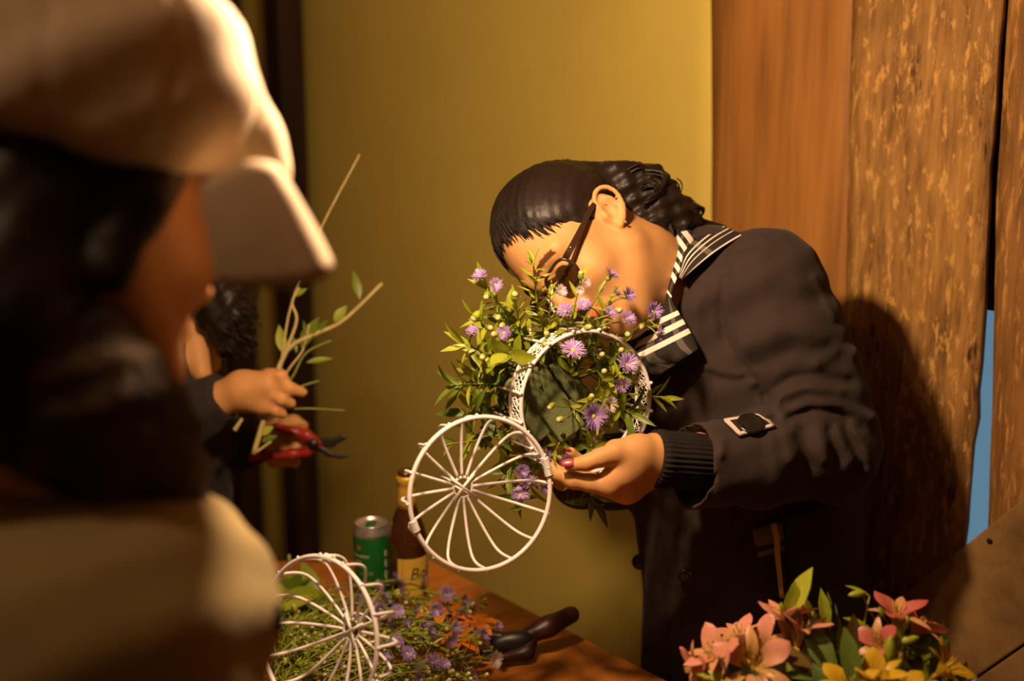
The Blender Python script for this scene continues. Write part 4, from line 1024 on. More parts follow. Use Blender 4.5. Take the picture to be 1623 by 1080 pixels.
# ------------------------------------------------------------------ lettering helper: flat print wrapped on a round body
def wrapped_text(txt, size, c, r, phi0, z, mt, parent, shear=0.0, name='lettering', ax=1.0):
    cu = bpy.data.curves.new('txt', 'FONT'); cu.body = txt; cu.size = size; cu.shear = shear; cu.resolution_u = 3
    to = bpy.data.objects.new('txt', cu); COL.objects.link(to); me = bpy.data.meshes.new_from_object(to)
    bpy.data.objects.remove(to); v = [(x.co.x, x.co.y) for x in me.vertices]; f = [tuple(p.vertices) for p in me.polygons]
    bpy.data.meshes.remove(me)
    vv = [(c[0]+r*math.sin(phi0+x*ax/r), c[1]-r*math.cos(phi0+x*ax/r), z+y) for x, y in v]
    return link(name, mesh_data(name, vv, f, mt, False), parent)
def wrap_patch(c, r, p0, p1, z0, z1, n=24):
    v = []; f = []
    for i in range(n+1):
        p = p0+(p1-p0)*i/n
        for z in (z0, z1): v.append((c[0]+r*math.sin(p), c[1]-r*math.cos(p), z))
    for i in range(n): f.append((2*i, 2*i+2, 2*i+3, 2*i+1))
    return v, f
# ------------------------------------------------------------------ beer bottle and can
def bottle():
    c = on_z(648, 968, TZ); root = empty('beer_bottle', c, 'brown glass beer bottle with yellow label and gold neck foil', 'bottle')
    g = mat('brown_glass', (.045, .014, .004), .06, .5); bsdf(g).inputs['Coat Weight'].default_value = .5
    R = .0308
    MB().add(*lathe([(.024, 0), (.029, .002), (R, .008), (R, .118), (.0302, .126), (.0270, .140), (.0205, .158), (.0155, .172), (.0140, .185), (.0130, .205), (.0135, .212), (.0152, .214), (.0152, .221), (.0135, .224), (.0135, .231), (.0110, .232), (.0095, .226)], 40, c)).build('glass_body', g, root)
    foil = noisy('gold_foil', (.55, .33, .03), (.70, .45, .05), 60, .38, .5, .002, 140, metal=.35)
    MB().add(*lathe([(.0158, .172), (.0145, .185), (.0137, .204), (.0142, .211), (.0158, .213), (.0160, .221), (.0142, .224)], 32, c)).build('neck_foil', foil, root)
    lab = noisy('yellow_label_paper', (.52, .33, .035), (.62, .41, .055), 50, .5, .1, .0005)
    o = link('label_paper', mesh_data('label_paper', *wrap_patch(c, R+.0004, math.radians(-25), math.radians(150), c.z+.036, c.z+.098), lab), root)
    low = mat('amber_label_band', (.32, .10, .015), .45)
    link('label_band', mesh_data('label_band', *wrap_patch(c, R+.0004, math.radians(-25), math.radians(150), c.z+.010, c.z+.036), low), root)
    ln = mat('label_line', (.20, .12, .03), .6)
    for p in (-13, -11): link('label_line', mesh_data('label_line', *wrap_patch(c, R+.0007, math.radians(p), math.radians(p+.8), c.z+.038, c.z+.096, 2), ln), o)
    ink = mat('dark_label_ink', (.03, .018, .008), .5)
    wrapped_text('Bohemia', .027, c, R+.0008, math.radians(8), c.z+.064, ink, o, .25)
    wrapped_text('B', .020, c, R+.0008, math.radians(36), c.z+.044, ink, o, .25)
bottle()
def can():
    c = on_z(591.5, 957, TZ); root = empty('beer_can', c, 'green and silver beer can standing behind the bottle', 'can')
    gr = mat('green_can_paint', (.012, .13, .022), .32, .5, .25); al = noisy('aluminium', (.62, .58, .54), (.72, .68, .64), 90, .3, .1, .0005, metal=.85)
    R = .0288
    MB().add(*lathe([(.0225, 0), (.0240, .002), (.0275, .010), (R, .014), (R, .118), (.0286, .1195)], 40, c)).build('can_body', gr, root)
    MB().add(*lathe([(.0287, .1190), (.0282, .1235), (.0255, .1330), (.0250, .1345), (.0262, .1365), (.0258, .1380), (.0245, .1375), (.0238, .1335), (.0225, .1330), (.001, .1330)], 40, c)).build('can_top', al, root)
    tb = MB(); tb.add(*prism([(c.x+.0095*math.cos(a)*.8-.001, c.y+.012*math.sin(a)-.004) for a in np.linspace(0, 6.28, 18, False)], c.z+.1335, c.z+.1350)); t = tb.build('pull_tab', gr, root)
    op = MB(); op.add(*prism([(c.x+.008*math.cos(a), c.y+.010+.006*math.sin(a)) for a in np.linspace(0, 6.28, 14, False)], c.z+.1332, c.z+.1334)); op.build('mouth_hole', M_black, root)
    wh_ = mat('white_can_print', (.55, .52, .42), .45); dm = mat('dim_can_print', (.22, .30, .12), .45); rd = mat('red_can_print', (.42, .10, .03), .45)
    star = []
    for k in range(10):
        a = math.pi/2+k*math.pi/5; rr = .0055 if k % 2 == 0 else .0024; p = math.radians(-37)+rr*math.cos(a)/R
        star.append((c.x+(R+.0006)*math.sin(p), c.y-(R+.0006)*math.cos(p), c.z+.1035+rr*math.sin(a)))
    p = math.radians(-37); star.append((c.x+(R+.0006)*math.sin(p), c.y-(R+.0006)*math.cos(p), c.z+.1035))
    link('star_print', mesh_data('star_print', star, [(i, (i+1) % 10, 10) for i in range(10)], rd, False), root)
    wrapped_text('Heineken', .0085, c, R+.0006, math.radians(-66), c.z+.0885, wh_, root, .1)
    wrapped_text('BEER', .0060, c, R+.0006, math.radians(-52), c.z+.079, wh_, root)
    wrapped_text('LAGER', .0080, c, R+.0006, math.radians(-36), c.z+.060, dm, root)
    for z, w in ((.088, .010), (.070, .012), (.050, .014)): link('side_print', mesh_data('side_print', *wrap_patch(c, R+.0006, math.radians(50), math.radians(56), c.z+z, c.z+z+w, 3), wh_), root)
can()
# ------------------------------------------------------------------ heap of cut asters on the table
rgh = random.Random(33)
def table_sprig(base, tip, heads, label, group, needles=26, rise=.02):
    base, tip = Vector(base), Vector(tip); ln = (tip-base).length
    m = base.lerp(tip, .5)+Vector((rgh.gauss(0, .012), rgh.gauss(0, .012), rise)); q = spline([base, m, tip], 12)
    root = empty('cut_aster', base, label, 'cut flower', group); st = MB().tube(q, np.linspace(.0016, .0008, 12), 5); nd = MB()
    pos = lambda t: Vector(q[min(11, int(t*11))]); T = (tip-base).normalized()
    for k in range(needles):
        t = rgh.uniform(.15, 1); p0 = pos(t); d = (T*rgh.uniform(.3, 1)+rvec(rgh, .55)); d.z = abs(d.z)*.7 if p0.z < TZ+.02 else d.z; d.normalize()
        l = rgh.uniform(.010, .024); w = d.cross(Vector((rgh.uniform(-1, 1), rgh.uniform(-1, 1), 1))).normalized()*l*.075
        p1 = p0+d*l*.5; p2 = p0+d*l-Vector((0, 0, l*.12))
        nd.add([p0, p1+w, p2, p1-w, p1-Vector((0, 0, l*.03))], [(0, 1, 4), (1, 2, 4), (2, 3, 4), (3, 0, 4)])
    for kind, hp, hs in heads:
        e = Vector(hp); t = min(.9, max(.35, 1-(e-tip).length/max(ln, 1e-3))); b = pos(t)
        st.tube(spline([b, b.lerp(e, .5)+T*.006, e], 6), .0008, 5); d = (e-b).normalized()+Vector((0, -.25, .5))+rvec(rgh, .3); d.normalize()
        link('bud' if kind == 'b' else 'flower_head', BUD if kind == 'b' else ASTER[{'p': 0, 'o': 1, 'w': 2}[kind]], root, place(e, d.orthogonal(), d, hs))
    st.build('stem', G_stem, root); o = nd.build('needle_leaves', G1, root); o['kind'] = 'stuff'
    return root
heads = [(625, 465), (550, 488), (630, 518), (475, 540), (580, 535), (620, 582), (800, 518), (885, 572), (700, 572), (765, 570), (848, 590), (785, 618), (735, 660), (775, 690), (700, 692), (620, 690), (660, 735), (685, 770), (340, 695), (845, 750), (885, 812), (795, 805), (880, 650), (930, 672), (470, 612), (525, 600), (650, 650), (750, 770), (835, 640), (600, 650), (980, 755), (560, 700), (500, 760), (580, 790), (640, 800), (420, 800), (720, 620), (815, 680), (560, 570), (690, 830)]
where = ['by the can', 'beside the bottle', 'on the table edge', 'under the tipped lid', 'near the orange petals', 'at the front of the heap']
gH = 'cut asters heaped on the table'
for i, (hx, hy) in enumerate(heads):
    px, py = hx/2.318+360, hy/2.318+720
    zt = TZ+(.045+.035*rgh.random() if py < 960 else .03+.045*rgh.random())
    tip = on_z(px, py, zt)
    bx = px-rgh.uniform(90, 200); by = py+rgh.uniform(-10, 90); b = on_z(max(432, bx), min(1120, max(955, by)), TZ+.006+rgh.random()*.025)
    hs = [(rgh.choice('ppo') if i != 30 else 'w', tip, rgh.uniform(.0105, .0145))]
    for _ in range(rgh.randint(1, 4)):
        e = tip+Vector((rgh.gauss(0, .018), rgh.gauss(0, .016), rgh.gauss(-.004, .012))); e.z = max(e.z, TZ+.008); hs.append((rgh.choice('bbbp'), e, rgh.uniform(.004, .0062) if True else 0))
    hs = [(k, e, s if k != 'p' or n == 0 else .0085) for n, (k, e, s) in enumerate(hs)]
    nb = sum(1 for h in hs if h[0] == 'b'); np_ = len(hs)-nb
    if py < 945 and px < 600: lb = 'aster with a purple head before the green can'
    elif py < 960: lb = 'aster with a purple head against the bottle'
    elif px > 740: lb = 'aster with a purple head at the right end'
    elif px < 530: lb = 'aster with a purple head under the tipped lid'
    elif py > 1030: lb = 'aster with a purple head at the front of the heap'
    else: lb = 'aster with a purple head in the middle of the heap'
    lb = lb.replace('a purple head', '%s purple head%s and %s bud%s' % (('one', 'two', 'three', 'four', 'five')[np_-1], '' if np_ == 1 else 's', ('no', 'one', 'two', 'three', 'four')[nb], '' if nb == 1 else 's'))
    lb = lb.replace('in the middle', 'mid-left' if px < 640 else 'mid-right').replace('at the front', 'front left' if px < 640 else 'front right')
    table_sprig(b, tip, hs, lb, gH)
for i in range(60):
    px, py = rgh.uniform(450, 760), rgh.uniform(960, 1100); tip = on_z(px, py, TZ+.012+.05*rgh.random()); b = on_z(max(430, px-rgh.uniform(110, 240)), min(1130, py+rgh.uniform(0, 80)), TZ+.006+.02*rgh.random())
    hs = [('b', tip+Vector((rgh.gauss(0, .014), rgh.gauss(0, .014), abs(rgh.gauss(0, .008)))), rgh.uniform(.004, .006)) for _ in range(4)]
    table_sprig(b, tip, hs, 'flowerless aster stem with green buds lying at the %s %s of the heap' % ('front' if py > 1030 else 'back', 'left' if px < 553 else 'right' if px > 656 else 'middle'), gH, 34)
# broad leaves at the left end of the heap
rgl = random.Random(4); gL = 'broad leaf branches on the table'
for a, b, n, lb in (((520, 1010), (372, 900), 7, 'broad leaf branch at the back left edge of the table'), ((540, 975), (420, 905), 6, 'broad leaf branch below the third person\'s stems'), ((470, 1040), (520, 955), 6, 'broad leaf branch under the tipped wire lid'), ((420, 1010), (470, 930), 6, 'broad leaf branch behind the cage lid rim')):
    sprig(on_z(*a, TZ+.02), on_z(*b, TZ+.05), lb, gL, n+4, .082, rg=rgl, lm=(LEAF_CL, LEAF_CL, LEAF_C), name='leaf_branch', cat='branch', t0=.1, stem_r=.0018, flat=True)
tw = MB().tube([on_z(462, 915, TZ+.01), P(458, 880, 1.98)], .0022, 6).build('cut_twig', G_stem2); tag(tw, 'short pale twig standing at the back of the leaf pile', 'twig')
tw = MB().tube([on_z(425, 985, TZ+.06), on_z(440, 1050, TZ+.04)], .0013, 6).build('cut_twig', G_stem2); tag(tw, 'thin dry twig beside the capped person\'s coat', 'twig')
# ------------------------------------------------------------------ orange blossoms and dark shears
ORG = leafmat('orange_petal', (.60, .16, .010), (.68, .22, .02), .2)
PET = leaf_mesh('orange_petal', ORG, [(0, .05), (.2, .16), (.5, .24), (.75, .20), (.92, .08), (1, .004)], 8, .25, .35)
for (px, py, z), lb in (((752, 988, .05), 'orange blossom lying beside the purple asters'), ((726, 1016, .055), 'second orange blossom half hidden in the aster heap'), ((700, 968, .06), 'third orange blossom tucked behind the aster heads')):
    c = on_z(px, py, TZ+z); root = empty('orange_blossom', c, lb, 'flower', 'orange blossoms on the table')
    for k in range(6):
        a = k*math.pi/3+px; x = Vector((math.cos(a), math.sin(a), .25)); link('petal', PET, root, place(c, x, (0, 0, 1), .040))
    MB().tube([c, c-Vector((.012, .012, .02)), Vector((c.x-.03, c.y-.03, TZ+.004))], .003, 6).build('stem', G_stem, root)
def shears():
    M_h = mat('dark_red_grip', (.035, .010, .008), .42, .4); M_b = mat('dark_blade', (.025, .022, .018), .4, .5, .6)
    c = on_z(800, 1035, TZ+.012); root = empty('garden_shears', (c.x, c.y, TZ), 'dark garden shears with one grip sticking up over the table edge', 'shears')
    a = K(842, 1003, 1.735); tip = K(905, 975, 1.755)
    sdf_obj('grip', lambda p: chain(p, [(K(838, 1008, 1.73), .013), (K(868, 994, 1.74), .0145), (tip, .0128)], .01), [a-.05, tip+.05], .004, M_h, root)
    b = K(835, 1030, 1.72)
    sdf_obj('grip', lambda p: chain(p, [(K(842, 1012, 1.728), .011), (K(835, 1035, 1.715), .010), (K(795, 1044, 1.70), .007)], .01), [b-.06, b+.06], .004, M_h, root)
    sdf_obj('pivot_body', lambda p: smin(ell(p, K(812, 1022, 1.72), (.030, .018, .012)), rc(p, K(840, 1008, 1.73), K(790, 1022, 1.72), .012, .010), .01), [K(812, 1022, 1.72)-.05, K(812, 1022, 1.72)+.05], .0035, M_b, root)
    for s in (0, 1):
        q = [K(800, 1012+16*s, 1.722), K(778, 1008+26*s, 1.722), K(752, 1013+22*s, 1.715)]
        sdf_obj('blade', lambda p: chain(p, [(q[0], .009), (q[1], .008), (q[2], .002)], .004), [q[0]+.03, q[2]-.03], .003, M_b, root)
shears()
# ------------------------------------------------------------------ alstroemeria in a vase at the lower right
def petal_mat(name, edge, mid, base, streak):
    m = leafmat(name, edge, edge, .22); b = bsdf(m); uv = N(m, 'ShaderNodeTexCoord'); sp = N(m, 'ShaderNodeSeparateXYZ'); L(m, uv.outputs['Object'], sp.inputs[0])
    c = ramp(m, sp.outputs[0], [(.12, base), (.55, mid), (.95, edge)])
    if streak:
        ns = noise(m, coords(m, (4, 34, 1)), 1.0, 1); r1 = ramp(m, ns, [(.60, (0, 0, 0)), (.64, (1, 1, 1))])
        win = ramp(m, sp.outputs[0], [(.25, (0, 0, 0)), (.35, (1, 1, 1)), (.62, (1, 1, 1)), (.7, (0, 0, 0))])
        mu = N(m, 'ShaderNodeMixRGB', blend_type='MULTIPLY'); mu.inputs[0].default_value = 1; L(m, r1, mu.inputs[1]); L(m, win, mu.inputs[2])
        mx = N(m, 'ShaderNodeMixRGB'); L(m, mu.outputs[0], mx.inputs[0]); L(m, c, mx.inputs[1]); mx.inputs[2].default_value = (.10, .03, .015, 1); c = mx.outputs[0]
    L(m, c, b.inputs['Base Color'])
    for n in m.node_tree.nodes:
        if n.type == 'BSDF_TRANSLUCENT': L(m, c, n.inputs[0])
    return m
PK_o = petal_mat('pink_outer_petal', (.60, .235, .17), (.62, .29, .17), (0.468, 0.3, 0.0868), False)
PK_i = petal_mat('pink_inner_petal', (.60, .26, .17), (0.527, 0.315, 0.0744), (0.493, 0.33, 0.0372), True)
RD_o = petal_mat('rose_outer_petal', (0.425, 0.0825, 0.0744), (0.476, 0.143, 0.0992), (0.425, 0.24, 0.062), False)
YL_o = petal_mat('yellow_petal', (0.51, 0.33, 0.0124), (0.527, 0.315, 0.0124), (0.425, 0.315, 0.0248), False)
pp_o = [(0, .04), (.2, .09), (.45, .18), (.68, .235), (.84, .19), (.92, .10), (.96, .03), (1, .004)]; pp_i = [(0, .035), (.25, .065), (.55, .115), (.75, .115), (.90, .055), (1, .003)]
def curl_petal(name, mt, prof, c1, c2, n=10):
    v = []; f = []
    for i in range(n):
        t = i/(n-1); w = np.interp(t, [p[0] for p in prof], [p[1] for p in prof])
        ang = c1*t+c2*t*t
        x = t*math.cos(ang*.5); z = t*math.sin(ang*.5)
        for j in (-2, -1, 0, 1, 2):
            y = w*j/2; v.append((x, y, z+abs(y)*.35*(1-t)+.05*math.sin(t*9+j*1.7)*abs(j)*t*.5+.12*abs(y)*math.sin(t*5)))
    for i in range(n-1):
        for j in range(4): a = i*5+j; f.append((a, a+1, a+6, a+5))
    return mesh_data(name, v, f, mt)
def kinds(o, i): return (curl_petal('outer_petal', o, pp_o, .5, -1.1), curl_petal('inner_petal', i, pp_i, .4, -1.4))
PINK = kinds(PK_o, PK_i); ROSE = kinds(RD_o, PK_i); YEL = kinds(YL_o, YL_o)
AL_LEAF = leaf_mesh('lance_leaf', G3, [(0, .03), (.15, .10), (.45, .155), (.7, .13), (.9, .05), (1, .003)], 10, .2, .25)
AL_LEAF2 = leaf_mesh('lance_leaf_light', G1, [(0, .03), (.15, .10), (.45, .17), (.7, .14), (.9, .05), (1, .003)], 10, .25, .12)
AL_LEAF3 = leaf_mesh('lance_leaf_bronze', leafmat('bronze_leaf', (.09, .062, .014), (.13, .09, .02), .25), [(0, .03), (.15, .10), (.45, .19), (.7, .17), (.9, .07), (1, .003)], 10, .15, .2)
M_anther = mat('dark_anther', (.16, .10, .02), .6); M_fil = mat('yellow_filament', (.58, .40, .05), .5)
rga = random.Random(9)
def blossom(root, c, axis, size, op, kind, seed):
    """throat with stamens as the part, six petals as its sub-parts; op: how far the petals spread"""
    c = Vector(c); A = Vector(axis).normalized(); U = A.orthogonal().normalized(); V = A.cross(U); rg = random.Random(seed); mb = MB()
    mb.add(*tube([c-A*size*.25, c, c+A*size*.12], [size*.03, size*.08, size*.06], 8))
    for k in range(6):
        a = k*1.05+seed; e = c+A*size*.72+(U*math.cos(a)+V*math.sin(a))*size*.14+Vector((0, 0, -size*.05))
        mb.tube(spline([c, c.lerp(e, .6)+A*size*.05, e], 6), size*.012, 4); mb.add(*lathe([(size*.002, -size*.03), (size*.022, 0), (size*.002, size*.05)], 6, e))
    bl = mb.build('blossom', M_fil, root)
    for k in range(6):
        a = k*math.pi/3+seed*.7; R = U*math.cos(a)+V*math.sin(a); sp = op*rg.uniform(.8, 1.2)
        x = (A*math.cos(sp)+R*math.sin(sp)); s = size*(1.0 if k % 2 == 0 else .95)
        o = link('petal', kind[k % 2], bl, place(c, x, -R*math.cos(sp)+A*math.sin(sp), (s, s*rg.uniform(.9, 1.15), s*rg.uniform(.8, 1.2))))
    return bl
def PA(px, py, d): return P(px, py, d+.11)
VZ = PA(1315, 1150, 1.22)
def al_stem(label, top, blooms, leaves, buds=(), bend=None):
    base = Vector((VZ.x+rga.uniform(-.02, .02), VZ.y+rga.uniform(-.02, .02), TZ+.03)); root = empty('alstroemeria_stem', base, label, 'flower', 'alstroemeria stems in the vase')
    top = Vector(top); pts = [base, Vector((VZ.x+(top.x-VZ.x)*.25, VZ.y+(top.y-VZ.y)*.25, VZ.z-.01)), top]
    mb = MB().tube(spline(pts, 16), np.linspace(.0030, .0018, 16), 7)
    for (px, py, d), ax, size, op, kind, seed in blooms:
        c = PA(px, py, d); A = Vector(kdir(ax)).normalized(); mb.tube(spline([Vector(spline(pts, 16)[12]), top.lerp(c, .5), c-A*size*.25], 8), .0013, 6); blossom(root, c, A, size*1.1, op*.85, kind, seed)
    for a, b, me, nz, wd in leaves:
        a, b = PA(*a), PA(*b); l = (b-a).length
        link('leaf', me, root, place(a, b-a, kdir(nz), (l, l*wd, l)))
        j = Vector(spline(pts, 16)[10])
        mb.tube(spline([j, j.lerp(a, .5), a], 5), .0012, 5)
    for (px, py, d), ax, s in buds:
        e = PA(px, py, d); A = Vector(kdir(ax)).normalized(); mb.tube(spline([top, top.lerp(e, .6)+Vector((0, 0, .006)), e-A*s], 8), .0011, 6)
        link('bud', BUD2, root, place(e, A.orthogonal(), A, s*1.08))
    mb.build('stem', G_stem, root)
bv_, bf_ = lathe([(.10, -1.2), (.2, -1.0), (.40, -.5), (.46, 0), (.38, .5), (.2, .9), (.02, 1.1)], 10); BUD2 = mesh_data('long_bud', bv_, bf_, G1)
F_ = (0, -.3, -1)
al_stem('alstroemeria stem with two wide pink striped blossoms at the left', PA(1200, 1090, 1.2),
        [((1192, 1062, 1.18), (-.05, -.45, -.85), .047, 1.0, PINK, 1), ((1158, 1062, 1.2), (-.62, -.72, -.25), .052, .48, PINK, 4), ((1118, 1052, 1.2), (-.9, .1, -.4), .030, .8, PINK, 2), ((1178, 1030, 1.23), (-.25, -.95, -.1), .038, .5, PINK, 9), ((1160, 1085, 1.19), (-.75, -.5, -.4), .048, .45, PINK, 12)],
        [((1285, 1058, 1.17), (1212, 1011, 1.19), AL_LEAF3, (.3, -.7, -.6), 1.25), ((1156, 1085, 1.16), (1150, 1040, 1.155), AL_LEAF, (.9, 0, -.5), 1), ((1180, 1085, 1.16), (1098, 1060, 1.18), AL_LEAF2, (0, -.8, -.6), .8), ((1160, 1060, 1.24), (1131, 992, 1.25), AL_LEAF, F_, .7)])
al_stem('alstroemeria stem with a tall closed pink blossom under a bright bract', PA(1262, 1050, 1.22),
        [((1250, 1022, 1.21), (-.12, -1, -.1), .052, .30, PINK, 3), ((1215, 1035, 1.24), (-.5, -.7, -.5), .042, .7, PINK, 6), ((1262, 1035, 1.20), (.15, -1, -.15), .050, .28, PINK, 10)],
        [((1252, 978, 1.2), (1281, 899, 1.19), AL_LEAF2, (-.8, -.2, -.6), 1.25), ((1250, 990, 1.2), (1262, 925, 1.19), AL_LEAF2, F_, 1.2), ((1290, 1075, 1.19), (1243, 978, 1.2), AL_LEAF3, (-.6, -.2, -.7), .7), ((1288, 970, 1.25), (1264, 950, 1.24), AL_LEAF2, F_, 1.4)],
        [((1240, 965, 1.195), (-.3, -1, -.3), .0065)])
al_stem('alstroemeria stem with broad dark leaves in the middle of the vase', PA(1320, 1060, 1.22), [],
        [((1325, 1078, 1.17), (1272, 972, 1.19), AL_LEAF, (-.3, -.2, -.9), 1.15), ((1330, 1060, 1.2), (1276, 958, 1.22), AL_LEAF, (.3, -.3, -.9), 1.2), ((1352, 1092, 1.14), (1347, 995, 1.15), AL_LEAF, (.1, -.2, -.97), 1.2), ((1325, 1050, 1.22), (1288, 978, 1.21), AL_LEAF3, (-.5, -.2, -.8), 1), ((1350, 1050, 1.19), (1362, 975, 1.2), AL_LEAF3, (.4, -.3, -.8), 1.2), ((1312, 1000, 1.23), (1303, 934, 1.23), AL_LEAF2, F_, .9), ((1316, 990, 1.24), (1315, 940, 1.24), AL_LEAF, F_, .6), ((1322, 1010, 1.24), (1327, 960, 1.24), AL_LEAF, F_, .6), ((1330, 1030, 1.24), (1331, 980, 1.24), AL_LEAF2, F_, .7), ((1290, 1078, 1.17), (1240, 1060, 1.17), AL_LEAF, (0, -.9, -.4), 1.3), ((1310, 1100, 1.15), (1290, 1050, 1.16), AL_LEAF, F_, 1.4), ((1365, 1020, 1.22), (1365, 985, 1.22), AL_LEAF2, F_, .8)])
al_stem('leafy alstroemeria stem without flowers at the back of the vase', PA(1360, 1040, 1.27), [],
        [((1300+i*22, 1075+(i*37) % 20, 1.24+.012*(i % 3)), (1285+i*27+((i*53) % 17-8), 990+(i*29) % 45, 1.24+.01*(i % 4)), (AL_LEAF, AL_LEAF3, AL_LEAF, AL_LEAF2)[i % 4], (((i*31) % 10)/10-.5, -.3, -.9), 1.1) for i in range(9)])
al_stem('leafy alstroemeria stem filling the front left of the vase', PA(1250, 1070, 1.2), [],
        [((1250+((i*41) % 60)-30, 1100, 1.16+.02*(i % 3)), (1140+i*22, 1040+(i*23) % 35, 1.17+.02*(i % 3)), (AL_LEAF, AL_LEAF3, AL_LEAF2)[i % 3], (((i*31) % 10)/10-.5, -.6, -.7), 1.1) for i in range(7)])
al_stem('alstroemeria stem with a nodding green bud on a hooked stalk', PA(1388, 985, 1.22), [],
        [((1383, 1000, 1.22), (1340, 975, 1.21), AL_LEAF2, (.2, -.9, -.4), 1.0), ((1378, 945, 1.22), (1342, 925, 1.22), AL_LEAF2, (.3, -.9, -.4), .8), ((1375, 1030, 1.21), (1395, 1005, 1.22), AL_LEAF2, F_, .9)],
        [((1358, 942, 1.21), (-1, .12, -.1), .0085)])
al_stem('alstroemeria stem with crumpled rose blossom at the right', PA(1425, 1040, 1.22),
        [((1420, 1000, 1.21), (.02, -1, -.25), .043, .55, ROSE, 5), ((1444, 1010, 1.22), (.5, -.8, -.3), .038, .7, ROSE, 8), ((1402, 1028, 1.2), (-.55, -.5, -.6), .034, .6, ROSE, 11)],
        [((1440, 1040, 1.19), (1505, 1004, 1.2), AL_LEAF, (.3, -.8, -.5), 1.2), ((1455, 1020, 1.22), (1489, 984, 1.23), AL_LEAF, F_, 1.1), ((1430, 1020, 1.19), (1418, 975, 1.185), AL_LEAF2, F_, 1.1), ((1500, 1085, 1.22), (1542, 1058, 1.23), AL_LEAF, (.5, -.5, -.7), 1.2), ((1480, 1040, 1.25), (1502, 1018, 1.25), AL_LEAF2, F_, 1)],
        [((1411, 1030, 1.17), (0, -1, -.1), .013), ((1425, 1050, 1.17), (.1, -1, -.1), .010), ((1436, 988, 1.18), (.2, -1, -.1), .007), ((1398, 972, 1.2), (-.4, -.8, -.2), .007), ((1440, 1015, 1.18), (.9, -.3, -.2), .010)])
al_stem('alstroemeria stem with yellow blossoms along the front', PA(1400, 1110, 1.18),
        [((1345, 1112, 1.15), (-.1, -1, -.3), .042, .55, YEL, 2), ((1385, 1100, 1.16), (.0, -1, -.4), .045, .45, YEL, 7), ((1425, 1112, 1.15), (.2, -.9, -.4), .038, .6, YEL, 3)], [((1440, 1100, 1.15), (1485, 1075, 1.15), AL_LEAF2, (0, -.9, -.4), 1)])
al_stem('alstroemeria stem with a yellow blossom at the right edge', PA(1480, 1075, 1.2),
        [((1480, 1072, 1.19), (.6, -.6, -.4), .040, .6, YEL, 5)], [((1460, 1075, 1.19), (1442, 1020, 1.2), AL_LEAF3, F_, 1.2), ((1520, 1090, 1.22), (1535, 1050, 1.22), AL_LEAF, F_, 1)])
def vase():
    root = empty('flower_vase', (VZ.x, VZ.y, TZ), 'dark vase holding the alstroemeria bunch', 'vase'); m = noisy('dark_glaze', (.03, .025, .02), (.05, .04, .03), 20, .3, .1, .001)
    MB().add(*lathe([(.035, 0), (.05, .004), (.06, .06), (.055, .12), (.048, .16), (.052, VZ.z-TZ-.012), (.047, VZ.z-TZ-.012), (.043, .16), (.045, .03), (.001, .02)], 32, (VZ.x, VZ.y, TZ))).build('vase_body', m, root)
vase()
# ------------------------------------------------------------------ the capped person in front (out of focus)
FF = np.array([.62, .14, .78]); FF /= np.linalg.norm(FF); FU = np.array([.02, -.98, .2]); FU -= FF*(FU@FF); FU /= np.linalg.norm(FU)
FL = np.cross(FF, FU); FL = FL if FL[2] > 0 else -FL; FR = np.stack([FF, FL, FU]); F0 = K(118, 372, .86)
def fk(x, y, z): return F0+FF*x+FL*y+FU*z
def fq(p): return (p-F0)@FR.T
base = P(60, 1080, .80); base.z = 0
front = empty('person', base, 'person in a cream cap, dark scarf and khaki coat in the blurred foreground', 'person')
nk = K(110, 640, .86); shR = K(165, 1125, .83); shL = K(-60, 900, .95); chest = K(20, 1060, .86); hipF = K(0, 1500, .80)
def front_body(p):
    d = head_sdf(fq(p)); d = smin(d, chain(p, [(fk(-.02, 0, -.02), .052), (nk, .055), (chest, .10), (hipF, .11)], .03), .025)
    return smin(d, chain(p, [(nk, .05), (shR, .05), (K(240, 1500, .85), .04)], .02), .02)
fb, _ = sdf_obj('body', front_body, [fk(.13, .1, .14), fk(-.12, -.1, -.13), fk(.13, -.1, -.13), hipF-.12, hipF+.13, K(280, 1550, .9), K(-80, 300, .8)], .005, M_skin2, front)
def front_hair(p):
    q = fq(p); d = ell(q, (-.010, 0, .044), (.104, .082, .090)); d = smax(d, q[:, 0]*.9-q[:, 2]*.35-.030, .012)
    d = smin(d, chain(p, [(fk(-.06, -.02, -.02), .055), (fk(-.075, -.03, -.08), .050), (fk(-.07, -.03, -.13), .04)], .03), .03)
    d = smin(d, chain(p, [(fk(.005, -.072, .05), .018), (fk(.0, -.078, .01), .017), (fk(-.02, -.078, -.045), .014)], .02), .02)
    return d+.002*np.sin(p[:, 0]*140+p[:, 1]*40)*np.sin(p[:, 1]*60)
sdf_obj('hair', front_hair, [fk(a, b, c) for a in (-.14, .12) for b in (-.1, .1) for c in (-.18, .14)], .005, M_hair, front)
M_scarf = noisy('dark_knit_scarf', (.012, .008, .006), (.10, .062, .030), 26, .95, 1.0, .008, 90)
def scarf_sdf(p):
    d = chain(p, [(K(-60, 560, .90), .055), (K(60, 600, .80), .056), (K(150, 640, .80), .046), (K(212, 690, .84), .040), (K(238, 735, .90), .040)], .03)
    d = smin(d, chain(p, [(K(90, 625, .81), .046), (K(190, 715, .82), .038), (K(262, 790, .87), .028)], .03), .02)
    d = smin(d, chain(p, [(K(-60, 520, .86), .05), (K(40, 560, .80), .05), (K(120, 585, .82), .045)], .03), .02)
    return d+.004*np.sin(p[:, 0]*110+p[:, 1]*90)*np.sin(p[:, 1]*130-p[:, 0]*50)
sdf_obj('scarf', scarf_sdf, [K(-80, 480, .8), K(300, 900, .95), K(-80, 900, .8)], .005, M_scarf, front, .07)
M_khaki = fabric('khaki_coat_cloth', (.27, .205, .085), (.33, .25, .11), 300, .3)
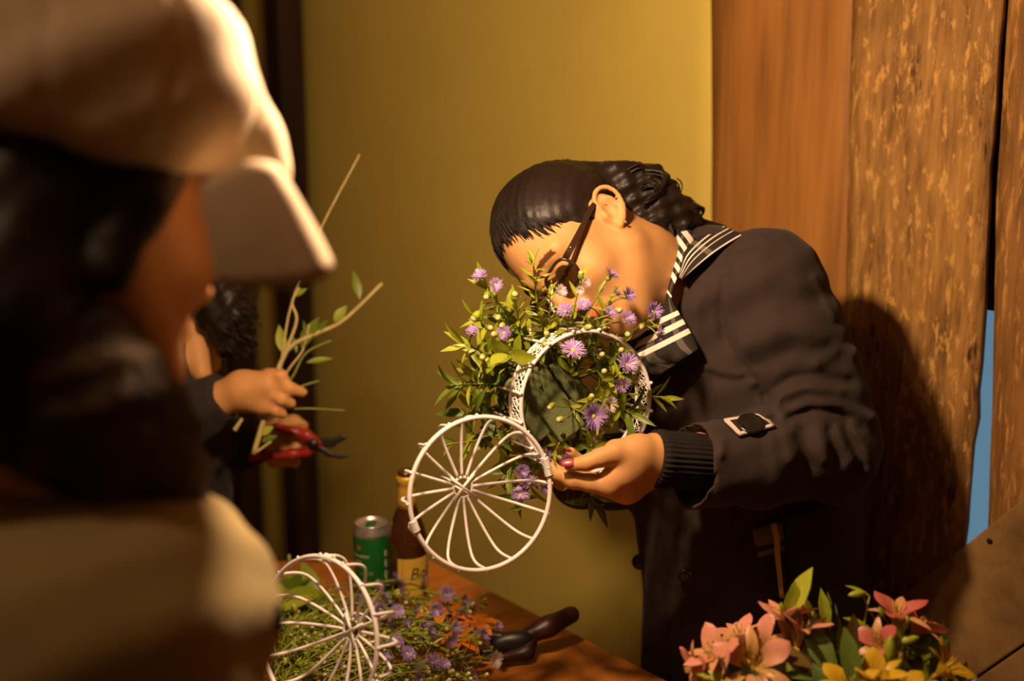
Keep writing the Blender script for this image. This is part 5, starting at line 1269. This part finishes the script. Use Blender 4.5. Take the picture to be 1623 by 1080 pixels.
def coat_sdf(p):
    d = chain(p, [(K(50, 850, .90), .080), (K(20, 1100, .86), .14), (K(0, 1300, .82), .16), (hipF, .165)], .06)
    d = smin(d, ell(p, K(172, 985, .84), (.117, .097, .155)), .04)
    d = smin(d, ell(p, K(0, 905, .90), (.15, .085, .13)), .05)
    d = smin(d, chain(p, [(K(190, 1060, .82), .085), (K(265, 1500, .86), .07)], .04), .03)
    d = smax(d, -chain(p, [(fk(-.03, 0, -.04), .07), (nk, .065)], .02), .02)
    return d+.003*np.sin(p[:, 0]*60+p[:, 1]*40)*np.sin(p[:, 1]*55-p[:, 2]*40)
sdf_obj('coat', coat_sdf, [K(-120, 700, .8), K(350, 1600, .95), K(-100, 1600, .65), K(300, 900, 1.0)], .006, M_khaki, front, .06)
hf = Vector(KW(hipF)); legs(front, (hf.x, hf.y, hf.z), (.1, -.12, 0), (.78, .6, 0), M_trouser)
# ------------------------------------------------------------------ cream cap on that head
M_cap = fabric('cream_wool_cap', (.60, .47, .30), (.66, .52, .34), 350, .35, 14)
capr = empty('cap', KW(fk(0, 0, .07)), 'cream wool cap with a bent visor on the foreground person', 'cap')
CC = K(135, 138, .855)
def cap_sdf(p):
    CF = np.array([.80, .14, .58]); CF = CF-FU*(CF@FU); CF /= np.linalg.norm(CF); A = np.stack([CF, np.cross(CF, FU), FU]); d = ell(p, CC, (.128, .105, .115), A)
    lo = (p-K(165, 250, .80))@np.array([.303, -.953, 0])-.15*(p[:, 2]-.80); d = smax(d, -lo, .02)
    x = (p-CC)@FF; y = (p-CC)@FL
    ang = np.arctan2(y, x); d = d+.0025*np.exp(-(np.sin(ang*4)/.12)**2)
    d = smin(d, ell(p, K(425, 255, .92), (.018, .030, .03)), .03)
    return d+.0018*np.sin(p[:, 0]*60+p[:, 1]*90)
sdf_obj('crown', cap_sdf, [CC+.16, CC-.16], .005, M_cap, capr)
sheet('visor', [K(316, 296, .81), K(352, 275, .81), K(395, 258, .82), K(434, 266, .84), K(444, 296, .91), K(412, 335, 1.02)],
      [K(345, 452, .815), K(405, 456, .812), K(468, 454, .815), K(518, 438, .83), K(512, 404, .91), K(446, 384, 1.03)], 26, 10, M_cap, capr, .004, .007, (.2, -.5, -.8))
# ------------------------------------------------------------------ the third person holding cut stems
b3 = P(255, 900, 2.08); b3.z = 0
third = empty('person', b3, 'long haired person in a black top half hidden behind the capped person, holding cut stems', 'person')
TF = np.array([.86, .50, -.10]); TF /= np.linalg.norm(TF); TU = np.array([.45, -.88, .0]); TU -= TF*(TU@TF); TU /= np.linalg.norm(TU); TL = np.cross(TF, TU); TL = TL if TL[2] > 0 else -TL
T0 = K(315, 405, 2.0); TR = np.stack([TF, TL, TU])
def tk(x, y, z): return T0+TF*x+TL*y+TU*z
nk3 = K(296, 520, 2.03); ch3 = K(262, 690, 2.08); hip3 = K(252, 960, 2.12); sh3 = K(255, 570, 1.97); el3 = K(235, 690, 1.93); wr3 = K(352, 632, 1.885); sh3b = K(290, 585, 2.15); el3b = K(310, 730, 2.14); wr3b = K(405, 700, 2.09)
def hand3(p):
    d = chain(p, [(wr3, .026), (K(385, 618, 1.88), .030), (K(425, 612, 1.872), .024)], .01)
    d = smin(d, rc(p, K(385, 625, 1.885), K(418, 640, 1.875), .026, .020), .01)
    for a, b, c, r in (((430, 596, 1.868), (446, 597, 1.858), (452, 610, 1.862), .0105), ((430, 608, 1.868), (458, 615, 1.858), (479, 622, 1.868), .0100), ((426, 624, 1.868), (446, 633, 1.858), (462, 640, 1.87), .0098), ((420, 640, 1.872), (436, 651, 1.864), (449, 657, 1.872), .0092)):
        d = smin(d, chain(p, [(K(*a), r*1.2), (K(*b), r), (K(*c), r*.85)], .004), .006)
    d = smin(d, chain(p, [(K(400, 610, 1.895), .014), (K(425, 595, 1.91), .011), (K(445, 592, 1.905), .009)], .005), .008)
    return d
def hand3b(p):
    d = chain(p, [(wr3b, .026), (K(440, 690, 2.07), .030), (K(458, 682, 2.055), .022)], .01)
    for i in range(4):
        x = 428+12*i; d = smin(d, chain(p, [(K(x+8, 700, 2.045), .0118), (K(x, 722, 2.035), .0104), (K(x+4, 734, 2.05), .009)], .004), .006)
    d = smin(d, chain(p, [(K(445, 672, 2.06), .014), (K(466, 668, 2.045), .0112), (K(482, 676, 2.04), .009)], .005), .008)
    return d
def third_body(p):
    d = head_sdf((p-T0)@TR.T); d = smin(d, chain(p, [(tk(-.02, 0, -.03), .05), (nk3, .055), (ch3, .10), (hip3, .11)], .03), .025)
    d = smin(d, chain(p, [(nk3, .05), (sh3, .05), (el3, .036), (wr3, .026)], .02), .02); d = smin(d, chain(p, [(nk3, .05), (sh3b, .05), (el3b, .036), (wr3b, .026)], .02), .02)
    d = smin(d, rc(p, K(310, 545, 1.965), K(320, 592, 1.95), .020, .016), .02)
    return smin(smin(d, hand3(p), .01), hand3b(p), .01)
sdf_obj('body', third_body, [T0+.16, T0-.16, hip3-.14, hip3+.14, K(490, 740, 1.85), K(490, 560, 1.95), el3-.06], .005, M_skin3, third)
M_black_top = fabric('black_knit_top', (.018, .014, .012), (.026, .02, .017))
def top3(p):
    d = chain(p, [(K(285, 560, 2.05), .07), (ch3, .115), (hip3, .125)], .05)
    d = smin(d, chain(p, [(sh3, .068), (K(238, 640, 1.945), .062), (el3, .056), (K(300, 658, 1.90), .047), (K(358, 624, 1.883), .038)], .02), .02)
    d = smin(d, chain(p, [(sh3b, .07), (el3b, .055), (wr3b, .040)], .02), .02)
    e = (wr3-el3)/np.linalg.norm(wr3-el3); c0 = K(357, 628, 1.885); lat = np.linalg.norm(np.cross(p-c0, e), axis=1)
    d = np.where(lat < .06, smax(d, (p-c0)@e, .004), d)
    d = smax(d, -chain(p, [(K(308, 530, 1.97), .026), (K(322, 592, 1.93), .022)], .01), .01)
    return d+.002*np.sin(p[:, 0]*110+p[:, 1]*60)*np.sin(p[:, 1]*120)
sdf_obj('top', top3, [K(170, 520, 1.9), K(420, 960, 2.2), K(150, 960, 2.2), hip3+.15, hip3-.15], .006, M_black_top, third, .06)
def hair3(p):
    q = (p-T0)@TR.T; d = ell(q, (-.012, 0, .044), (.104, .084, .092)); d = smax(d, q[:, 0]*.85-q[:, 2]*.5-.02, .012)
    d = smin(d, chain(p, [(K(330, 380, 1.98), .07), (K(350, 450, 1.97), .055), (K(358, 500, 1.96), .040), (K(364, 548, 1.96), .022)], .03), .04)
    return d+.004*np.sin(p[:, 0]*150+p[:, 1]*50)*np.sin(p[:, 1]*110+p[:, 2]*70)
h3, _ = sdf_obj('hair', hair3, [T0+.17, T0-.17, K(420, 580, 1.95), K(300, 580, 2.0)], .005, M_hair, third, .05)
rg3 = random.Random(2); mb3 = MB()
for i in range(90):
    a = K(rg3.uniform(335, 385), rg3.uniform(430, 470), 1.94+rg3.uniform(-.02, .05)); n = 22; ph = rg3.uniform(0, 6); ln = rg3.uniform(60, 110)/970; r = rg3.uniform(.006, .013)
    mb3.tube([KW(a+np.array([r*math.cos(ph+t*.75)+.0009*t, ln*t/n, r*math.sin(ph+t*.75)])) for t in range(n)], .0012, 4)
mb3.build('hair_curls', M_hair, h3)['kind'] = 'stuff'
hw3 = Vector(KW(hip3)); legs(third, (hw3.x, hw3.y, hw3.z), (.06, .16, 0), (.9, -.2, 0), M_trouser)
# stems in the hand
rgt = random.Random(12); gT = 'cut stems in the third person\'s hand'
def twig(pts, r, label, leaves=(), mt=G_stem2):
    p = [P(*x) for x in pts]; root = empty('cut_branch', p[0], label, 'branch', gT); MB().tube(spline(p, 18), np.linspace(r*1.1, r*.7, 18), 7).build('stem', mt, root)
    for (a, b, me, w) in leaves:
        a, b = P(*a), P(*b); l = (b-a).length; link('leaf', me, root, place(a, b-a, kdir((rgt.uniform(-.5, .5), -.5, -.8)), (l, l*w, l)))
d = 1.885
twig([(418, 650, d), (444, 580, d), (460, 490, d), (500, 380, d), (570, 245, d)], .0022, 'longest thin cut stem rising past the cap visor', [((466, 470, d), (485, 455, d), LEAF_CL, 1)])
twig([(402, 720, d), (420, 660, d), (452, 560, d), (500, 530, d), (545, 508, d), (606, 449, d)], .0042, 'thick cut stem slanting out to the right', [((530, 510, d), (548, 484, d), LEAF_CL, 1.1), ((570, 475, d), (562, 428, d), LEAF_B, 1.2), ((490, 535, d), (478, 508, d), LEAF_B, 1), ((500, 532, d), (516, 505, d), LEAF_C, 1)])
twig([(425, 650, d), (448, 570, d), (470, 510, d), (463, 480, d), (475, 455, d)], .0028, 'knobbly pale cut stem in the middle of the bundle', [((450, 560, d), (440, 515, d), LEAF_CL, .8)])
twig([(425, 645, d+.01), (455, 590, d), (480, 555, d), (490, 515, d)], .0022, 'short cut stem with a ragged top', [((478, 552, d), (500, 500, d), LEAF_C, .9), ((470, 560, d), (465, 530, d), LEAF_B, 1)])
twig([(428, 640, d+.012), (462, 600, d), (485, 560, d), (525, 540, d)], .0020, 'greenish stem end beside the knuckles', [((486, 575, d), (526, 565, d), LEAF_CL, .5)], G_stem)
twig([(440, 630, d+.012), (480, 612, d), (506, 604, d)], .0020, 'thin green stem end pointing right above the fingers', [], G_stem)
twig([(440, 650, d+.012), (490, 648, d), (546, 651, d)], .0017, 'thin green stem end pointing level to the right', [], G_stem)
twig([(430, 640, d+.01), (412, 690, d), (402, 718, d), (430, 700, d)], .0030, 'forked pale stem stub under the hand', [((412, 690, d), (432, 675, d), LEAF_CL, 1.2), ((415, 700, d), (438, 690, d), LEAF_C, 1)])
twig([(372, 682, d), (384, 664, d)], .0036, 'pale cut stub under the wrist', [])
# red secateurs
def secateurs():
    M_r = mat('red_handle', (.30, .02, .016), .35, .45); M_b = mat('dark_blade_steel', (.03, .025, .022), .35, .5, .6)
    root = empty('secateurs', P(490, 700, 2.02), 'red handled secateurs in the third person\'s lower hand', 'secateurs')
    Q = lambda x, y, z=2.02: K(x, y, z)
    sdf_obj('handle', lambda p: chain(p, [(Q(436, 676), .0065), (Q(462, 684), .0085), (Q(486, 690), .009), (Q(500, 702), .009)], .006), [Q(420, 660), Q(520, 720)], .003, M_r, root, .03)
    sdf_obj('handle', lambda p: chain(p, [(Q(398, 726), .006), (Q(432, 722), .007), (Q(462, 720), .0085), (Q(486, 716), .0085), (Q(502, 704), .009)], .006), [Q(390, 700), Q(520, 735)], .003, M_r, root, .03)
    sdf_obj('pivot', lambda p: ell(p, Q(496, 704, 2.01), (.010, .010, .006)), [Q(480, 690), Q(510, 720)], .002, M_b, root, .03)
    sdf_obj('blade', lambda p: np.maximum(chain(p, [(Q(500, 702), .008), (Q(525, 702), .0085), (Q(543, 694), .005), (Q(550, 690), .0015)], .004), np.abs(p[:, 2]-2.02)-.002), [Q(495, 685), Q(560, 715)], .002, M_b, root, .03)
    sdf_obj('blade', lambda p: np.maximum(chain(p, [(Q(500, 706), .006), (Q(520, 720), .0045), (Q(540, 724), .004), (Q(558, 722), .0018)], .004), np.abs(p[:, 2]-2.02)-.0025), [Q(495, 695), Q(565, 735)], .002, M_b, root, .03)
secateurs()
